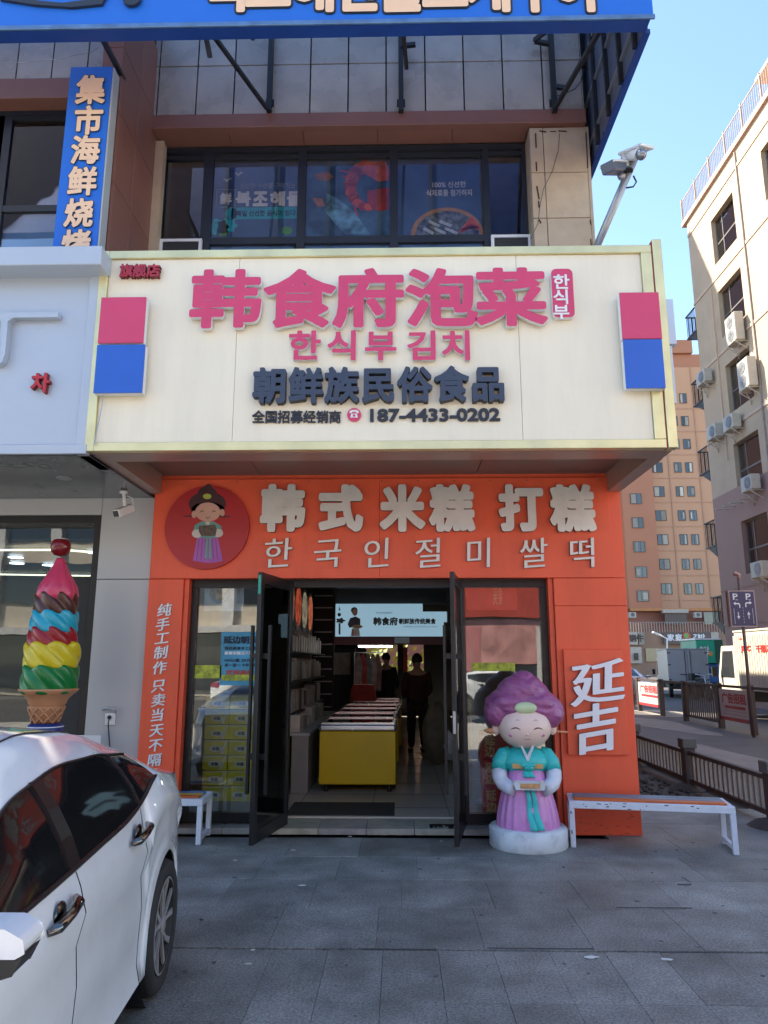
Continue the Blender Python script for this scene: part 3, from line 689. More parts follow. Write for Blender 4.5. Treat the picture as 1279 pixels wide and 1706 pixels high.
block(170, 497, 239, 572, PINK, 'pink_block'); block(163, 576, 237, 655, BLUE, 'blue_block'); block(1031, 489, 1102, 565, PINK, 'pink_block'); block(1037, 567, 1108, 647, BLUE, 'blue_block')

MB().tube([P(x, y, YS-.04) for x, y in [(172, 656), (170, 675), (165, 700), (160, 722), (158, 742)]], .004, 5).build('cable', GREYT, ms)
# pale sign boxes on the side wall behind
t = thing('side_sign_box', 'pale blue blank sign box just right of the gold framed cream sign', 'sign box', (XR+.1, 6.7, 3.9))
for (y0, y1) in ((498, 573), (576, 672)):
    a, b = pr(1100, y0, 1124, y1, 6.6); MB().box(a.x, b.x+.02, 6.6, 6.75, b.z, a.z).build('panel', PALEB, t, bevel=.004)
MB().box(XR-.1, XR+.25, 6.76, 7.4, P(1110, 650, 6.8).z, P(1110, 530, 6.8).z).build('box', PALEB, t)

# ------------------------------------------------------------------ orange shopfront
sf = thing('shopfront', 'orange-red shopfront surround with silver lettering round the glazed entrance', 'shopfront', ((XL+XR)/2, YF, 0))
XO = (XL, P(1070, 1388, YF).x)
XRR = (XR+XO[1])/2; XR_ = XRR
ZHB = P(640, 963, YF).z
xs_ = P(632, 900, YF).x
MB().box(XL+.02, xs_-.001, YF, YF+.12, ZHB, ZH).build('header_panel', ORANGE, sf, bevel=.003)
MB().box(xs_+.001, XR_-.12, YF, YF+.12, ZHB, ZH).build('header_panel', ORANGE, sf, bevel=.003)
MB().box(XL+.01, XR_-.1, YF+.05, YF+.4, ZHB+.002, ZH+.12).build('header_backing', ORANGE, sf)
MB().box(XR_-.14, XR_-.0, YF+.012, YF+.40, ZHB+.001, ZH+.0).build('corner_panel', ORANGE, sf)
MB().box(XL, XDL-.05, YF+.02, YF+.4, 0, ZHB-.004).build('left_pier', ORANGE, sf, bevel=.003)
MB().box(XL+.0, XL+.02, YF+.03, YF+.4, ZHB, ZH).build('left_edge', ORANGE, sf)
zl = P(980, 1009, YF).z
MB().box(XDR+.05, XR_, YF+.014, YF+.4, 0, zl-.0015).build('right_pier', ORANGE, sf, bevel=.003)
MB().box(XDR+.05, XR_, YF+.014, YF+.4, zl+.0015, ZHB-.003).build('right_pier_panel', ORANGE, sf, bevel=.003)
a, b = pr(937, 1082, 1046, 1257, YF); MB().box(a.x, b.x, YF-.035, YF+.012, b.z, a.z).build('raised_panel', ORANGE, sf, bevel=.003)
for a_, b_ in ((XDL-.045, XDL), (XDR, XDR+.045)): MB().box(a_, b_, YF+.05, YG+.03, 0, ZD+.05).build('reveal', ORANGE, sf)
for ch, px in (('韩', 471), ('式', 567), ('米', 670), ('糕', 753), ('打', 868), ('糕', 954)): letter(sf, ch, px, 846, 73, 77, YF-.05, [SILVER, SILVERD], .055, .048)
for ch, px in zip('한국인절미쌀떡', (462, 545, 627, 713, 797, 888, 970)): letter(sf, ch, px, 921, 54, 54, YF-.035, [SILVER, SILVERD], (.008, -.002), .033, shear=.04, rise=.07)
for ch, px, py in zip('纯手工制作只卖当天不隔', (273, 270, 269, 267, 265, 263, 263, 261, 260, 258, 256), (1016, 1040, 1063, 1087, 1112, 1142, 1166, 1191, 1216, 1241, 1266)):
    letter(sf, ch, px, py, 24, 23, YF+.008, [SILVERB, SILVERD], (.026, .010), .012, shear=.10, rise=.14)
letter(sf, '延', 994, 1136, 92, 76, YF-.075, [SILVERB, SILVERD], (.030, .010), .038, shear=.06, rise=.16)
letter(sf, '吉', 991, 1212, 80, 86, YF-.075, [SILVERB, SILVERD], (.032, .012), .038, shear=.06, rise=.16)
# round emblem with a girl in hanbok
g = P(346, 879, YF); r_ = P(416, 879, YF).x-g.x
em = MB().lathe([(r_, -.02), (r_, .018)], (g.x, YF-.02, g.z), 56, axis='y').build('emblem', mat('emblem_red', (.42, .018, .025), .4, var=.05), sf)
def eblob(pts, m, d, name='print'):
    MB().prism([(P(x, y, YF-.045).x, P(x, y, YF-.045).z) for x, y in pts], YF-.042-d, YF-.0405-d+.001).build(name, m, em)
def circ(cx, cy, rx, ry, n=24, w_=0, k=0): return [(cx+rx*(1+w_*math.cos(k*t))*math.cos(t), cy+ry*(1+w_*math.cos(k*t))*math.sin(t)) for t in [i*2*math.pi/n for i in range(n)]]
EH = mat('emblem_hair', (.055, .018, .022), .5); ESK = mat('emblem_skin', (.58, .34, .27), .5); ET = mat('emblem_teal', (.13, .32, .30), .5)
EP = mat('emblem_purple', (.36, .10, .40), .5); EPD = mat('emblem_purple_fold', (.16, .04, .2), .5); EW = mat('emblem_white', (.55, .52, .5), .5); EL = mat('emblem_line', (.05, .02, .02), .5); EJ = mat('emblem_jade', (.45, .5, .08), .5); EBR = mat('emblem_tray', (.10, .07, .06), .5, var=.5, scale=40)
eblob(circ(345, 839, 31, 20), EH, .001); eblob(circ(345, 822, 16, 12), EH, .0012); eblob(circ(347, 812, 6, 6), EH, .0014); eblob(circ(346, 850, 28, 14), EH, .001)
eblob([(306, 859), (326, 858), (326, 861), (306, 861)], EL, .002); eblob([(366, 859), (383, 860), (383, 861.5), (366, 862)], EL, .002)
eblob(circ(323, 857, 4, 6), ESK, .003); eblob(circ(370, 854, 4, 6), ESK, .003)
eblob(circ(346, 853, 21, 16), ESK, .004); eblob(circ(345, 827, 7, 4.5), EJ, .004)
for sx_ in (-1, 1):
    eblob([(346+sx_*10-3.5, 853), (346+sx_*10, 850), (346+sx_*10+3.5, 852.5), (346+sx_*10+3.2, 853.5), (346+sx_*10, 851.4), (346+sx_*10-3.2, 854)], EL, .005)
eblob([(342, 861), (346, 863), (350, 860), (350, 861), (346, 864.2), (342, 862)], EL, .005)
eblob([(334, 869), (356, 869), (368, 876), (371, 890), (362, 896), (328, 896), (321, 888), (324, 875)], ET, .002)
eblob(circ(328, 889, 8.5, 7), EW, .004); eblob(circ(363, 888, 8.5, 7), EW, .004)
eblob([(328, 896), (363, 896), (371, 934), (360, 937), (345, 938), (321, 934)], EP, .003)
for k in range(6): x = 327+k*7; eblob([(331+k*5.5, 898), (332+k*5.5, 898), (x+1, 934), (x, 934)], EPD, .004)
eblob([(341, 869), (350, 869), (348, 876), (344, 876)], EW, .005)
eblob([(343, 896), (346, 896), (345, 931), (341, 931)], ET, .006); eblob([(348, 896), (351, 896), (352, 931), (348, 931)], ET, .006)
eblob([(331, 876), (358, 874), (361, 882), (359, 893), (335, 893), (331, 885)], EBR, .006, 'tray_print')

scf = MB()
for k in range(34):
    x = random.uniform(XDR+.1, XR_-.06); z = random.uniform(.02, .35)**1.3; scf.box(x, x+random.uniform(.01, .06), YF+.0125, YF+.0136, z, z+random.uniform(.001, .006))
scf.build('scuff', mat('scuff', (.25, .05, .03), .7), sf)
for x in np.linspace(XL+.12, XR_-.2, 13):
    MB().lathe([(.007, 0), (.007, .003)], (x, YF-.0035, ZH-.03), 10, axis='y').build('screw', SILVERD, sf)
sm = MB()
for k in range(26):
    x = P(715+k*1.7, 1352, YF+.1).x; sm.box(x, x+random.uniform(.004, .03), YF+random.uniform(-.0, .18), YF+.2, .0552, .0562)
sm.build('smudge', STEELB, sf)
# ------------------------------------------------------------------ glazing: frames, panes, open doors
gz = thing('glazed_entrance', 'black framed glazed entrance with two open doors under the orange header', 'shop entrance', ((XDL+XDR)/2, YG, 0))
XH1, XH2 = P(478, 1100, YG).x, P(768, 1100, YG).x
fw = .065
ZTH = .07
MB().box(XDL, XDR, YG, YG+.08, ZD-.06, ZD+.06).build('head_frame', DKFRAME, gz, bevel=.003)
MB().box(XDL, XDL+fw, YG, YG+.08, ZTH, ZD-.06).build('side_frame', DKFRAME, gz, bevel=.003)
MB().box(XDR-fw, XDR, YG, YG+.08, ZTH, ZD-.06).build('side_frame', DKFRAME, gz, bevel=.003)
MB().box(XH1-.05, XH1+.02, YG, YG+.10, ZTH, ZD-.06).build('door_post', DKFRAME, gz, bevel=.003)
MB().box(XH2-.02, XH2+.05, YG, YG+.10, ZTH, ZD-.06).build('door_post', DKFRAME, gz, bevel=.003)
MB().box(XDL+fw, XH1-.05, YG, YG+.08, ZTH, ZTH+.09).build('bottom_frame', DKFRAME, gz)
MB().box(XH2+.05, XDR-fw, YG, YG+.08, ZTH, ZTH+.09).build('bottom_frame', DKFRAME, gz)
pl = MB().box(XDL+fw, XH1-.05, YG+.035, YG+.045, ZTH+.09, ZD-.06).build('pane', GLS, gz)
pr_ = MB().box(XH2+.05, XDR-fw, YG+.035, YG+.045, ZTH+.09, ZD-.06).build('pane', GLS, gz)
# threshold stones
for i in range(8):
    a = XDL+(XDR-XDL)*i/8; b = XDL+(XDR-XDL)*(i+1)/8
    MB().box(a+.002, b-.002, YF-.02, YG+.3, -.0, .055).build('threshold_stone', mat('threshold%d' % i, (.33+.03*(i % 3), .32+.03*(i % 3), .30), .5, var=.15, scale=8, dirt=.4, grime=7), sf, bevel=.004)
def door(hx, hy, fx, fy, label):
    """door from hinge to free edge; built along local +X"""
    L_ = math.hypot(fx-hx, fy-hy); z0, z1 = ZTH-.01, ZD-.0
    d = MB(); s = .055
    d.box(0, .075, -.02, .02, z0, z1).box(L_-.075, L_, -.02, .02, z0, z1).box(.075, L_-.075, -.019, .019, z1-.10, z1).box(.075, L_-.075, -.019, .019, z0, z0+.11)
    o = d.build('door', DKFRAME, gz, bevel=.003, origin=(0, 0, 0)); o['label'] = label
    o.location = Vector((hx, hy, 0))-WP[gz.name]; o.rotation_euler = (0, 0, math.atan2(fy-hy, fx-hx)); WP[o.name] = Vector((0, 0, 0))
    MB().box(.075, L_-.075, -.005, .005, z0+.11, z1-.10).build('pane', GLD, o)
    for sd_ in (-1, 1):
        h = MB().box(L_-.10, L_-.065, sd_*.085-.012, sd_*.085+.012, .46, 1.92)
        for zz_ in (.75, 1.62): h.box(L_-.095, L_-.07, sd_*.02, sd_*.075, zz_, zz_+.05)
        h.build('handle', DKFRAME, o)
    return o, L_
d1, L1 = door(XH1+.03, YG, P(428, 1100, 6.6).x, 6.60, 'left door folded outward with long pull bars')
d2, LL2 = door(XH2-.0, YG, P(755, 1100, 6.6).x, 6.60, 'right door standing edge-on to the viewer')
MB().box(L1+.0005, L1+.0025, -.012, .012, 2.20, 2.37).build('sticker', mat('green_sticker', (.02, .35, .25), .5), d1)
MB().box(LL2+.0005, LL2+.006, -.012, .012, .98, 1.17).build('lock_plate', STEELG, d2)
# stickers on the left pane: blue notice, green film band; poster strips at the top
def onpane(x0, y0, x1, y1, m, name, Y=YG+.034, par=pl):
    a, b = pr(x0, y0, x1, y1, Y); return MB().box(a.x, b.x, Y-.002, Y, b.z, a.z).build(name, m, par)
NB = mat('notice_blue', (.08, .38, .58), .5, var=.25, scale=5); NY = mat('film_green', (.42, .50, .05), .5, var=.5, scale=22); NR = mat('notice_red', (.55, .07, .03), .5)
nb = onpane(369, 1053, 432, 1142, NB, 'blue_notice')
onpane(318, 1108, 368, 1130, NY, 'green_film'); onpane(786, 1104, 858, 1118, NY, 'green_film', par=pr_)
YN = YG+.028
letter(nb, '延边朝天', 401, 1066, 58, 13, YN, [DARKT], .05, .002, 'lettering', em=False)
for k, s in enumerate(('特色美食手工打糕', '新鲜米糕当天制作', '10元/盒 20元/斤', '买一送一 十件包邮')):
    letter(nb, s, 401, 1080+k*8+(4 if k > 1 else 0), 54, 6, YN, [DARKT if k != 1 else W1], .03, .002, 'lettering', em=False)
letter(nb, '欢迎品尝', 399, 1120, 46, 8, YN, [NR], .04, .002, 'lettering', em=False)
onpane(369, 1124, 432, 1134, NY, 'green_film', YG+.028, nb)
# ------------------------------------------------------------------ interior of the shop
XI0, XI1 = XL+.12, XR-.3
struct(MB().box(XI0, XI1, YG+.3, YIN-.2, -.02, ZFL), 'shop_floor', FLOORT)
tj_ = MB()
for y in np.arange(8.2, 19, .8): tj_.box(XI0, XI1, y, y+.006, ZFL+.001, ZFL+.003)
for x in np.arange(-1.9, 2.1, .8): tj_.box(x, x+.006, YG+.32, 19.5, ZFL+.001, ZFL+.0025)
struct(tj_, 'floor_joint', GRIT)
struct(MB().box(XI0-.12, XI0, YG+.13, YIN-.2, 0, 3.35), 'wall_left', INTW)
struct(MB().box(XI1, XI1+.1, YG+.13, YIN-.2, 0, 3.35), 'wall_right', INTW)
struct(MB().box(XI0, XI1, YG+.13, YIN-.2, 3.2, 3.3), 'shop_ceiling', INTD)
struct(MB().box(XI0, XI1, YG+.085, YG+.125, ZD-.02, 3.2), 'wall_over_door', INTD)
# bright rear doorway: planting behind the block
rd = thing('rear_window', 'bright back window of the shop seen beyond the freezers', 'window', (0, YIN-.2, 1.2))
a, b = P(602, 1082, YIN-.25), P(735, 1140, YIN-.25)
rx = [-1.9, P(610, 1100, YIN-.3).x, P(662, 1100, YIN-.3).x, P(672, 1100, YIN-.3).x, P(700, 1100, YIN-.3).x]
MB().box(-1.9, rx[1], YIN-.26, YIN-.21, 0, 2.2).box(rx[4]+.1, 1.6, YIN-.26, YIN-.21, 0, 2.2).box(rx[1], rx[4]+.1, YIN-.26, YIN-.21, 0, .95).box(rx[2], rx[3], YIN-.26, YIN-.21, .95, 2.2).build('frame', INTD, rd)
MB().box(rx[3], rx[3]+.12, YIN-.27, YIN-.262, .95, 2.0).build('red_banner', REDC, rd)
hb = MB()
for k in range(500):
    x = random.uniform(-3, 3); z = random.uniform(.2, 2.6); y = 25+random.uniform(-.4, .4); s = random.uniform(.08, .22)
    n = Vector((random.uniform(-1, 1), -1, random.uniform(-.3, 1))).normalized(); a_ = n.orthogonal().normalized()*s; b_ = n.cross(a_)
    c = Vector((x, y, z)); hb.quad(c-a_, c-b_*.6, c+a_, c+b_*.6)
tag(hb.build('hedge', mat('sunny_leaves', (.22, .26, .05), .6, var=.5)), 'sunlit yellow-green shrubs seen through the back window of the shop', 'shrubs', kind='stuff')
# dark column and door wall pieces seen at the left of the doorway
t = thing('shelf_unit', 'tall black slatted display shelf beyond the yellow cartons at the left', 'shelf', (-1.4, 13.4, ZFL))
a_ = P(521, 1000, 13.4).x; b_ = P(557, 1000, 13.4).x
MB().box(a_, b_, 13.4, 13.45, ZFL, 3.1).build('side_panel', INTD, t)
for k in range(12): MB().box(a_+.03, b_-.03, 13.38, 13.399, .35+k*.22, .37+k*.22).build('slat', STEELG, t)
# wall of picture panels on the left side wall
XQ = -1.60
struct(MB().box(XQ-.08, XQ, 9.2, 13.3, ZFL, 3.19), 'partition_wall', INTW)
t = thing('picture_panel', 'row of round food pictures with an added glow high on the left shop wall', 'picture', (XI0+.05, 10.4, 2.2))
MB().box(XQ+.005, XQ+.03, 9.3, 13.1, 1.98, 2.85).build('board', mat('dark_board', (.05, .05, .06), .5), t)
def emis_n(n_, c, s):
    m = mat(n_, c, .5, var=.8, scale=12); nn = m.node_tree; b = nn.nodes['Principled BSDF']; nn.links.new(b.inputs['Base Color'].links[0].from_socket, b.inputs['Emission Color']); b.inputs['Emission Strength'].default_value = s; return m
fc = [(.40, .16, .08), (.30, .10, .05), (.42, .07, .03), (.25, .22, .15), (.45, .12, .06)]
for k in range(5):
    y = 9.7+k*.76
    MB().lathe([(.36, 0), (.36, .012)], (XQ+.032, y, 2.42), 28, axis='x').build('dish_print', mat('dish%d' % k, (.42, .43, .42), .4, var=.1), t)
    MB().lathe([(.29, 0), (.29, .01)], (XQ+.045, y, 2.42), 28, axis='x').build('food_print', emis_n('food%d' % k, fc[k], .16), t)  # food discs emit light, added to brighten the dim shelves
t = thing('wall_shelf', 'wall shelving with cups and white packets along the left shop wall', 'shelf', (XI0, 11, ZFL))
for z in (.95, 1.35, 1.72): MB().box(XQ+.003, XQ+.28, 9.3, 13.1, z-.02, z).build('board', INTD, t)
pk = [mat('packet%d' % i, c, .5, var=.2, scale=9) for i, c in enumerate([(.6, .6, .58), (.5, .45, .35), (.35, .3, .28), (.62, .55, .45), (.12, .1, .1)])]
pm = MB().box(-.5, .5, -.5, .5, 0, 1).build('packet', pk[0], t, origin=(0, 0, 0)); pm.location = Vector((XQ+.15, 9.4, 1.35))-WP[t.name]; pm.scale = (.16, .2, .25)
gp = 'packets on the left wall shelves'
for z in (.95, 1.35, 1.72):
    for k in range(13):
        y = 9.62+k*.27
        MB().box(XQ+.06, XQ+.22, y-.09, y+.09, z+.001, z+.2+random.uniform(0, .1)).build('packet', random.choice(pk), t)
# side counter below the shelves
t = thing('side_counter', 'low pale counter running along the left shop wall', 'counter', (XQ+.4, 11, ZFL))
MB().box(XQ+.30, XQ+.50, 9.1, 13, ZFL, .72).build('cabinet', mat('counter_grey', (.30, .29, .27), .5), t); MB().box(XQ+.005, XQ+.52, 9.05, 13.05, .721, .75).build('worktop', mat('worktop', (.5, .5, .5), .3), t)
for k in range(7):
    yy_ = 9.2+k*.42; hh_ = random.uniform(.12, .26)
    tag(MB().box(-1.5, -1.22, yy_, yy_+.30, .751, .75+hh_).build('goods_box', random.choice(pk[:4]), bevel=.004), '%s box from the doorway among pale goods boxes on the left counter' % ('first', 'second', 'third', 'fourth', 'fifth', 'sixth', 'seventh')[k], 'box', 'goods boxes on the side counter')
# hanging lit banner
YB = 10.0
t = thing('lit_banner', 'pale blue backlit banner with black Chinese lettering hanging inside the doorway', 'sign', P(650, 1060, YB))
a, b = pr(559, 1006, 745, 1060, YB); s_ = P(704, 1019, YB)
LB = emis('banner_light', (.34, .56, .70), .16)
bp_ = MB().prism([(a.x, b.z), (P(739, 1060, YB).x, b.z), (P(739, 1040, YB).x, P(739, 1036, YB).z), (b.x, P(739, 1036, YB).z), (b.x, s_.z), (s_.x, s_.z), (s_.x, a.z), (a.x, a.z)], YB, YB+.08).build('face', LB, t)
letter(bp_, '韩食府', 642, 1035, 41, 14, YB-.004, [BLACKP], .05, .003, 'lettering', em=False)
letter(bp_, '朝鲜族传统美食', 695, 1035, 62, 10, YB-.004, [BLACKP], .045, .003, 'lettering', em=False)
letter(bp_, '传承经典美味', 640, 1021, 28, 4, YB-.004, [GREYT], .0, .003, 'lettering', em=False)
letter(bp_, '新鲜食材 民族风味 手工制作', 700, 1044, 56, 3, YB-.004, [GREYT], .0, .003, 'lettering', em=False)
def bb(pts, m, d=.002, nm='print'): MB().prism([(P(x, y, YB).x, P(x, y, YB).z) for x, y in pts], YB-.003-d, YB-.002-d).build(nm, m, bp_)
bb(circ(590, 1017, 5.5, 5.5), BLACKP); bb(circ(591, 1020, 4.5, 6), ESK, .004); bb([(583, 1030), (592, 1027), (600, 1031), (600, 1044), (590, 1044), (582, 1046), (579, 1040)], NAVY)
bb(circ(595, 1044, 9, 3.2), mat('food_print2', (.5, .36, .2), .5), .005); bb([(586, 1047), (598, 1047), (600, 1060), (584, 1060)], W1, .003); bb([(587, 1047), (588.5, 1047), (588.5, 1060), (587, 1060)], REDC, .006)
bb(circ(565, 1024, 3, 3), BLACKP); bb(circ(567, 1034, 7, 4, w_=.25, k=5), BLACKP); bb([(564, 1038), (567, 1038), (567, 1057), (564, 1057)], BLACKP); bb([(565, 1010), (567, 1017), (564, 1017)], BLACKP)
MB().box(a.x, b.x, YB+.1, YB+.4, a.z+.02, 3.19).build('hanger', INTD, t)
t = thing('red_valance', 'dark red band below the lit banner inside the shop', 'valance', P(650, 1072, 10.6))
a, b = pr(556, 1061, 745, 1074, 10.6); MB().box(a.x, b.x, 10.6, 10.65, b.z, a.z).build('band', mat('valance_red', (.10, .012, .012), .6), t)
a, b = pr(657, 1062, 682, 1072, 10.59); MB().box(a.x, b.x, 10.57, 10.59, b.z, a.z).build('menu_card', pk[2], t)
# chest freezers in a row
FY = mat('freezer_yellow', (.80, .52, .0), .35, var=.06, dirt=.08); ALU = mat('aluminium_rim', (.62, .63, .65), .25, .7, var=.05); FG = glass('freezer_glass', (.3, .33, .35), 1.5, .12)
def freezer(first):
    r = thing('chest_freezer', '', 'freezer', (0, 0, 0), 'chest freezers in a row inside the shop')
    MB().box(-.46, .46, 0, 1.95, .09, .70).build('cabinet', FY, r, bevel=.01)
    MB().box(-.475, .475, -.015, 1.965, .705, .775).build('rim', ALU, r, bevel=.02, seg=2)
    for k in range(2):
        MB().box(-.42, .42, .04+.95*k, .92+.95*k, .781, .787).build('glass_lid', FG, r)
        MB().box(-.44, .44, .02+.95*k, .05+.95*k, .778, .80).box(-.44, .44, .90+.95*k, .93+.95*k, .778, .80).box(-.44, -.42, .051+.95*k, .899+.95*k, .778, .80).box(.42, .44, .051+.95*k, .899+.95*k, .778, .80).build('lid_frame', ALU, r)
        MB().lathe([(.2, -.02), (.22, 0)], (0, .48+.95*k, .778), 20).build('food_tray', pk[k+1], r)
    for sx_ in (-1, 1):
        for yy_ in (.1, 1.85): MB().lathe([(.03, 0), (.03, .09)], (sx_*.38, yy_, 0), 10).build('foot', STEELB, r)
        MB().box(sx_*.46-.02, sx_*.46+.02, -.03, .01, .715, .765).build('corner_cap', STEELB, r)
    return r
fx0 = (P(530, 1300, 9.1).x+P(660, 1300, 9.1).x)/2
fz = freezer(1); fz.location = (fx0, 9.1, ZFL); fz['label'] = 'bright yellow chest freezer nearest the doorway, its front facing out'; WP[fz.name] = Vector(fz.location)
dup(fz, (fx0+.03, 11.15, ZFL), label='second chest freezer behind the yellow front one'); dup(fz, (fx0+.08, 13.2, ZFL), label='third chest freezer at the far end with a red bag on it')
t = thing('red_bag', 'bright red carrier bag standing on the far chest freezer', 'bag', (fx0-.15, 13.6, .9))
MB().prism([(-.24, 0), (.24, 0), (.21, .20), (.20, .28), (-.18, .29), (-.22, .2)], -.12, .12).build('body', mat('bag_red', (.45, .02, .015), .5, var=.3, scale=10), t).location = (0, 0, .14)
MB().tube([(-.08, 0, .28), (-.06, 0, .36), (.06, 0, .36), (.08, 0, .28)], .008, 6).build('handle', REDC, t, origin=(0, 0, .30)).location = (0, 0, .30)
lp = P(625, 1077, 14.5)
t = thing('hanging_tube_lamp', 'lit white tube lamp hanging deep in the shop below the dark red band', 'lamp', (lp.x, 14.5, lp.z))
MB().box(lp.x-.35, lp.x+.35, 14.47, 14.53, lp.z+.02, lp.z+.05).build('fitting', LIPW, t); MB().tube([(lp.x-.33, 14.5, lp.z), (lp.x+.33, 14.5, lp.z)], .016, 8).build('tube', emis('tube_glow', (1, .97, .9), 6.0), t)
for sx_ in (-.3, .3): MB().tube([(lp.x+sx_, 14.5, lp.z+.05), (lp.x+sx_, 14.5, 3.19)], .004, 5).build('hanger', STEELG, t)
# doormat
tag(MB().box(P(475, 1365, 7.8).x, P(657, 1365, 7.8).x, YG+.34, 8.45, ZFL+.001, ZFL+.012).build('doormat', mat('rubber_mat', (.035, .035, .038), .8, bump=.5, bscale=90)), 'dark rubber mat just inside the open doorway', 'doormat')
# yellow-green cartons behind the left pane
CT = mat('carton_green', (.80, .72, .04), .5, var=.12, scale=9, rnd=.06); CTW = mat('carton_white', (.8, .8, .66), .5); CTD = mat('carton_text', (.12, .15, .05), .5)
def carton(w_, d_, h_):
    r = thing('carton', '', 'carton', (0, 0, 0), 'yellow-green cartons stacked behind the left pane')
    MB().box(-w_/2, w_/2, -d_/2, d_/2, 0, h_).build('box', CT, r, bevel=.003)
    MB().prism([(w_*.18, h_*.05), (w_*.30, h_*.02), (w_*.36, h_*.5), (w_*.46, h_*.97), (w_*.40, h_*.97), (w_*.26, h_*.45)], -d_/2-.002, -d_/2-.0005).build('swoosh', CTW, r)
    MB().prism([(x*w_*.27, h_*.42+y*h_*.22) for x, y in [(math.cos(t), math.sin(t)) for t in [i*math.pi/8 for i in range(16)]]], -d_/2-.003, -d_/2-.002).build('label_patch', CTW, r)
    print3(r, '米糕', (0, -d_/2-.005, h_*.42), h_*.26, [CTD], .05, .001)
    MB().box(-w_/2, w_/2, -d_/2-.0015, -d_/2-.0005, h_*.91, h_*.98).build('tape', CTW, r)
    return r
px0 = P(341, 1300, 8.0).x; cw = .262; chh = .152
ct = carton(cw-.006, .36, chh-.006)
ords = ['top', 'second', 'third', 'fourth', 'fifth', 'sixth', 'bottom']
colsn = ['left column behind the left pane', 'middle column behind the left pane', 'right column half hidden by the open door']
k_ = 0
for c_ in range(3):
    for r_i in range(7):
        loc = (px0+cw/2+c_*cw+random.uniform(-.004, .004), 8.05+random.uniform(-.01, .01), ZFL+.12+chh*(6-r_i))
        lab = '%s yellow-green carton of the %s' % (ords[r_i], colsn[c_])
        if k_ == 0: ct.location = loc; ct['label'] = lab; WP[ct.name] = Vector(loc)
        else: dup(ct, loc, random.uniform(-.01, .01), lab)
        k_ += 1
tag(MB().box(px0, px0+3*cw, 7.88, 8.22, ZFL+.001, ZFL+.118).build('pallet', mat('pallet', (.4, .38, .3), .6)), 'pale low plinth under the stacked yellow-green cartons', 'plinth')
# pictures at the top of the left pane, red signage at the top of the right pane
t = thing('window_poster', 'pale poster strip with noodle bowl photo high behind the left pane', 'poster', P(375, 1015, YG+.12))
a, b = pr(341, 974, 405, 1018, YG+.12); MB().box(a.x, b.x, YG+.12, YG+.125, b.z, a.z).build('sheet', mat('poster_pale', (.5, .58, .68), .5, var=.2, scale=5), t)
g = P(366, 988, YG+.11); MB().lathe([(.11, 0), (.11, .004)], (g.x, YG+.112, g.z), 24, axis='y').build('bowl_print', mat('bowl', (.22, .33, .5), .4), t); MB().lathe([(.09, 0), (.09, .004)], (g.x, YG+.105, g.z+.01), 24, axis='y').build('food_print', mat('noodles', (.42, .3, .2), .5, var=.6, scale=25), t)
t = thing('red_window_board', 'red board with cream lettering high behind the right pane', 'poster', P(830, 1010, YG+.14))
a, b = pr(776, 968, 862, 1016, YG+.14); rb_ = MB().box(a.x, b.x, YG+.14, YG+.15, b.z, a.z).build('board', mat('board_red', (.58, .05, .03), .5, var=.1), t)
letter(rb_, '美食', 829, 991, 16, 34, YG+.136, [PEACH], .01, .002, 'lettering', em=False)
t = thing('side_curtain', 'greyish white panels standing behind the right pane', 'panel', P(850, 1200, 8.4))
for k in range(3): MB().box(P(785+k*38, 1200, 8.4).x, P(815+k*38, 1200, 8.4).x, 8.4+.03*k, 8.43+.03*k, ZFL+.002, 1.0+.0*k).build('panel', mat('grey_panel%d' % k, (.25, .28, .32), .5, var=.2), t)
# red gift boxes
GR = mat('gift_red', (.40, .02, .015), .45, var=.1); GT = mat('gift_gold', (.60, .42, .18), .4)
for k, (nm) in enumerate(('top', 'middle', 'bottom')):
    c0 = P(835, 1390, 7.9).x
    t = thing('gift_box', '%s red gift box with gold characters behind the right pane beside the statue' % nm, 'gift box', (c0, 7.95, ZFL+.27*(2-k)), 'red gift boxes stacked behind the right pane')
    z = ZFL+.27*(2-k)
    MB().box(c0-.19+.01*k, c0+.2, 7.85, 8.1, z+.001, z+.265).build('box', GR, t, bevel=.004)
    for i, ch in enumerate('延边'):
        me, dims = glyph(ch, .03, (GT,)); o = bpy.data.objects.new('letter', me); COL.objects.link(o); place(o, (c0-.1, 7.846, z+.19-.11*i), t); o.scale = (.11, .002, .11)

# ------------------------------------------------------------------ people inside
SKIN = mat('skin', (.42, .24, .17), .6); HAIR = mat('black_hair', (.012, .01, .01), .5)
def skin_mesh(name, joints, edges, rad, m, parent, sub=2, root=0):
    me = bpy.data.meshes.new(name); me.from_pydata([tuple(j) for j in joints], edges, []); me.materials.append(m)
    o = bpy.data.objects.new(name, me); COL.objects.link(o); place(o, (0, 0, 0), None); o.parent = parent; o.location = (0, 0, 0)
    bpy.context.view_layer.objects.active = o
    md = o.modifiers.new('skin', 'SKIN'); md.use_smooth_shade = True
    sk = me.skin_vertices[0].data if me.skin_vertices else None
    if sk is None:
        bm = bmesh.new(); bm.from_mesh(me); bm.verts.layers.skin.verify(); bm.to_mesh(me); bm.free(); sk = me.skin_vertices[0].data
    for i, r_i in enumerate(rad):
        sk[i].radius = r_i if isinstance(r_i, tuple) else (r_i, r_i); sk[i].use_root = (i == root)
    s_ = o.modifiers.new('sub', 'SUBSURF'); s_.levels = sub; s_.render_levels = sub
    dg = bpy.context.evaluated_depsgraph_get(); m2 = bpy.data.meshes.new_from_object(o.evaluated_get(dg)); o.modifiers.clear(); o.data = m2; m2.shade_smooth()
    return o
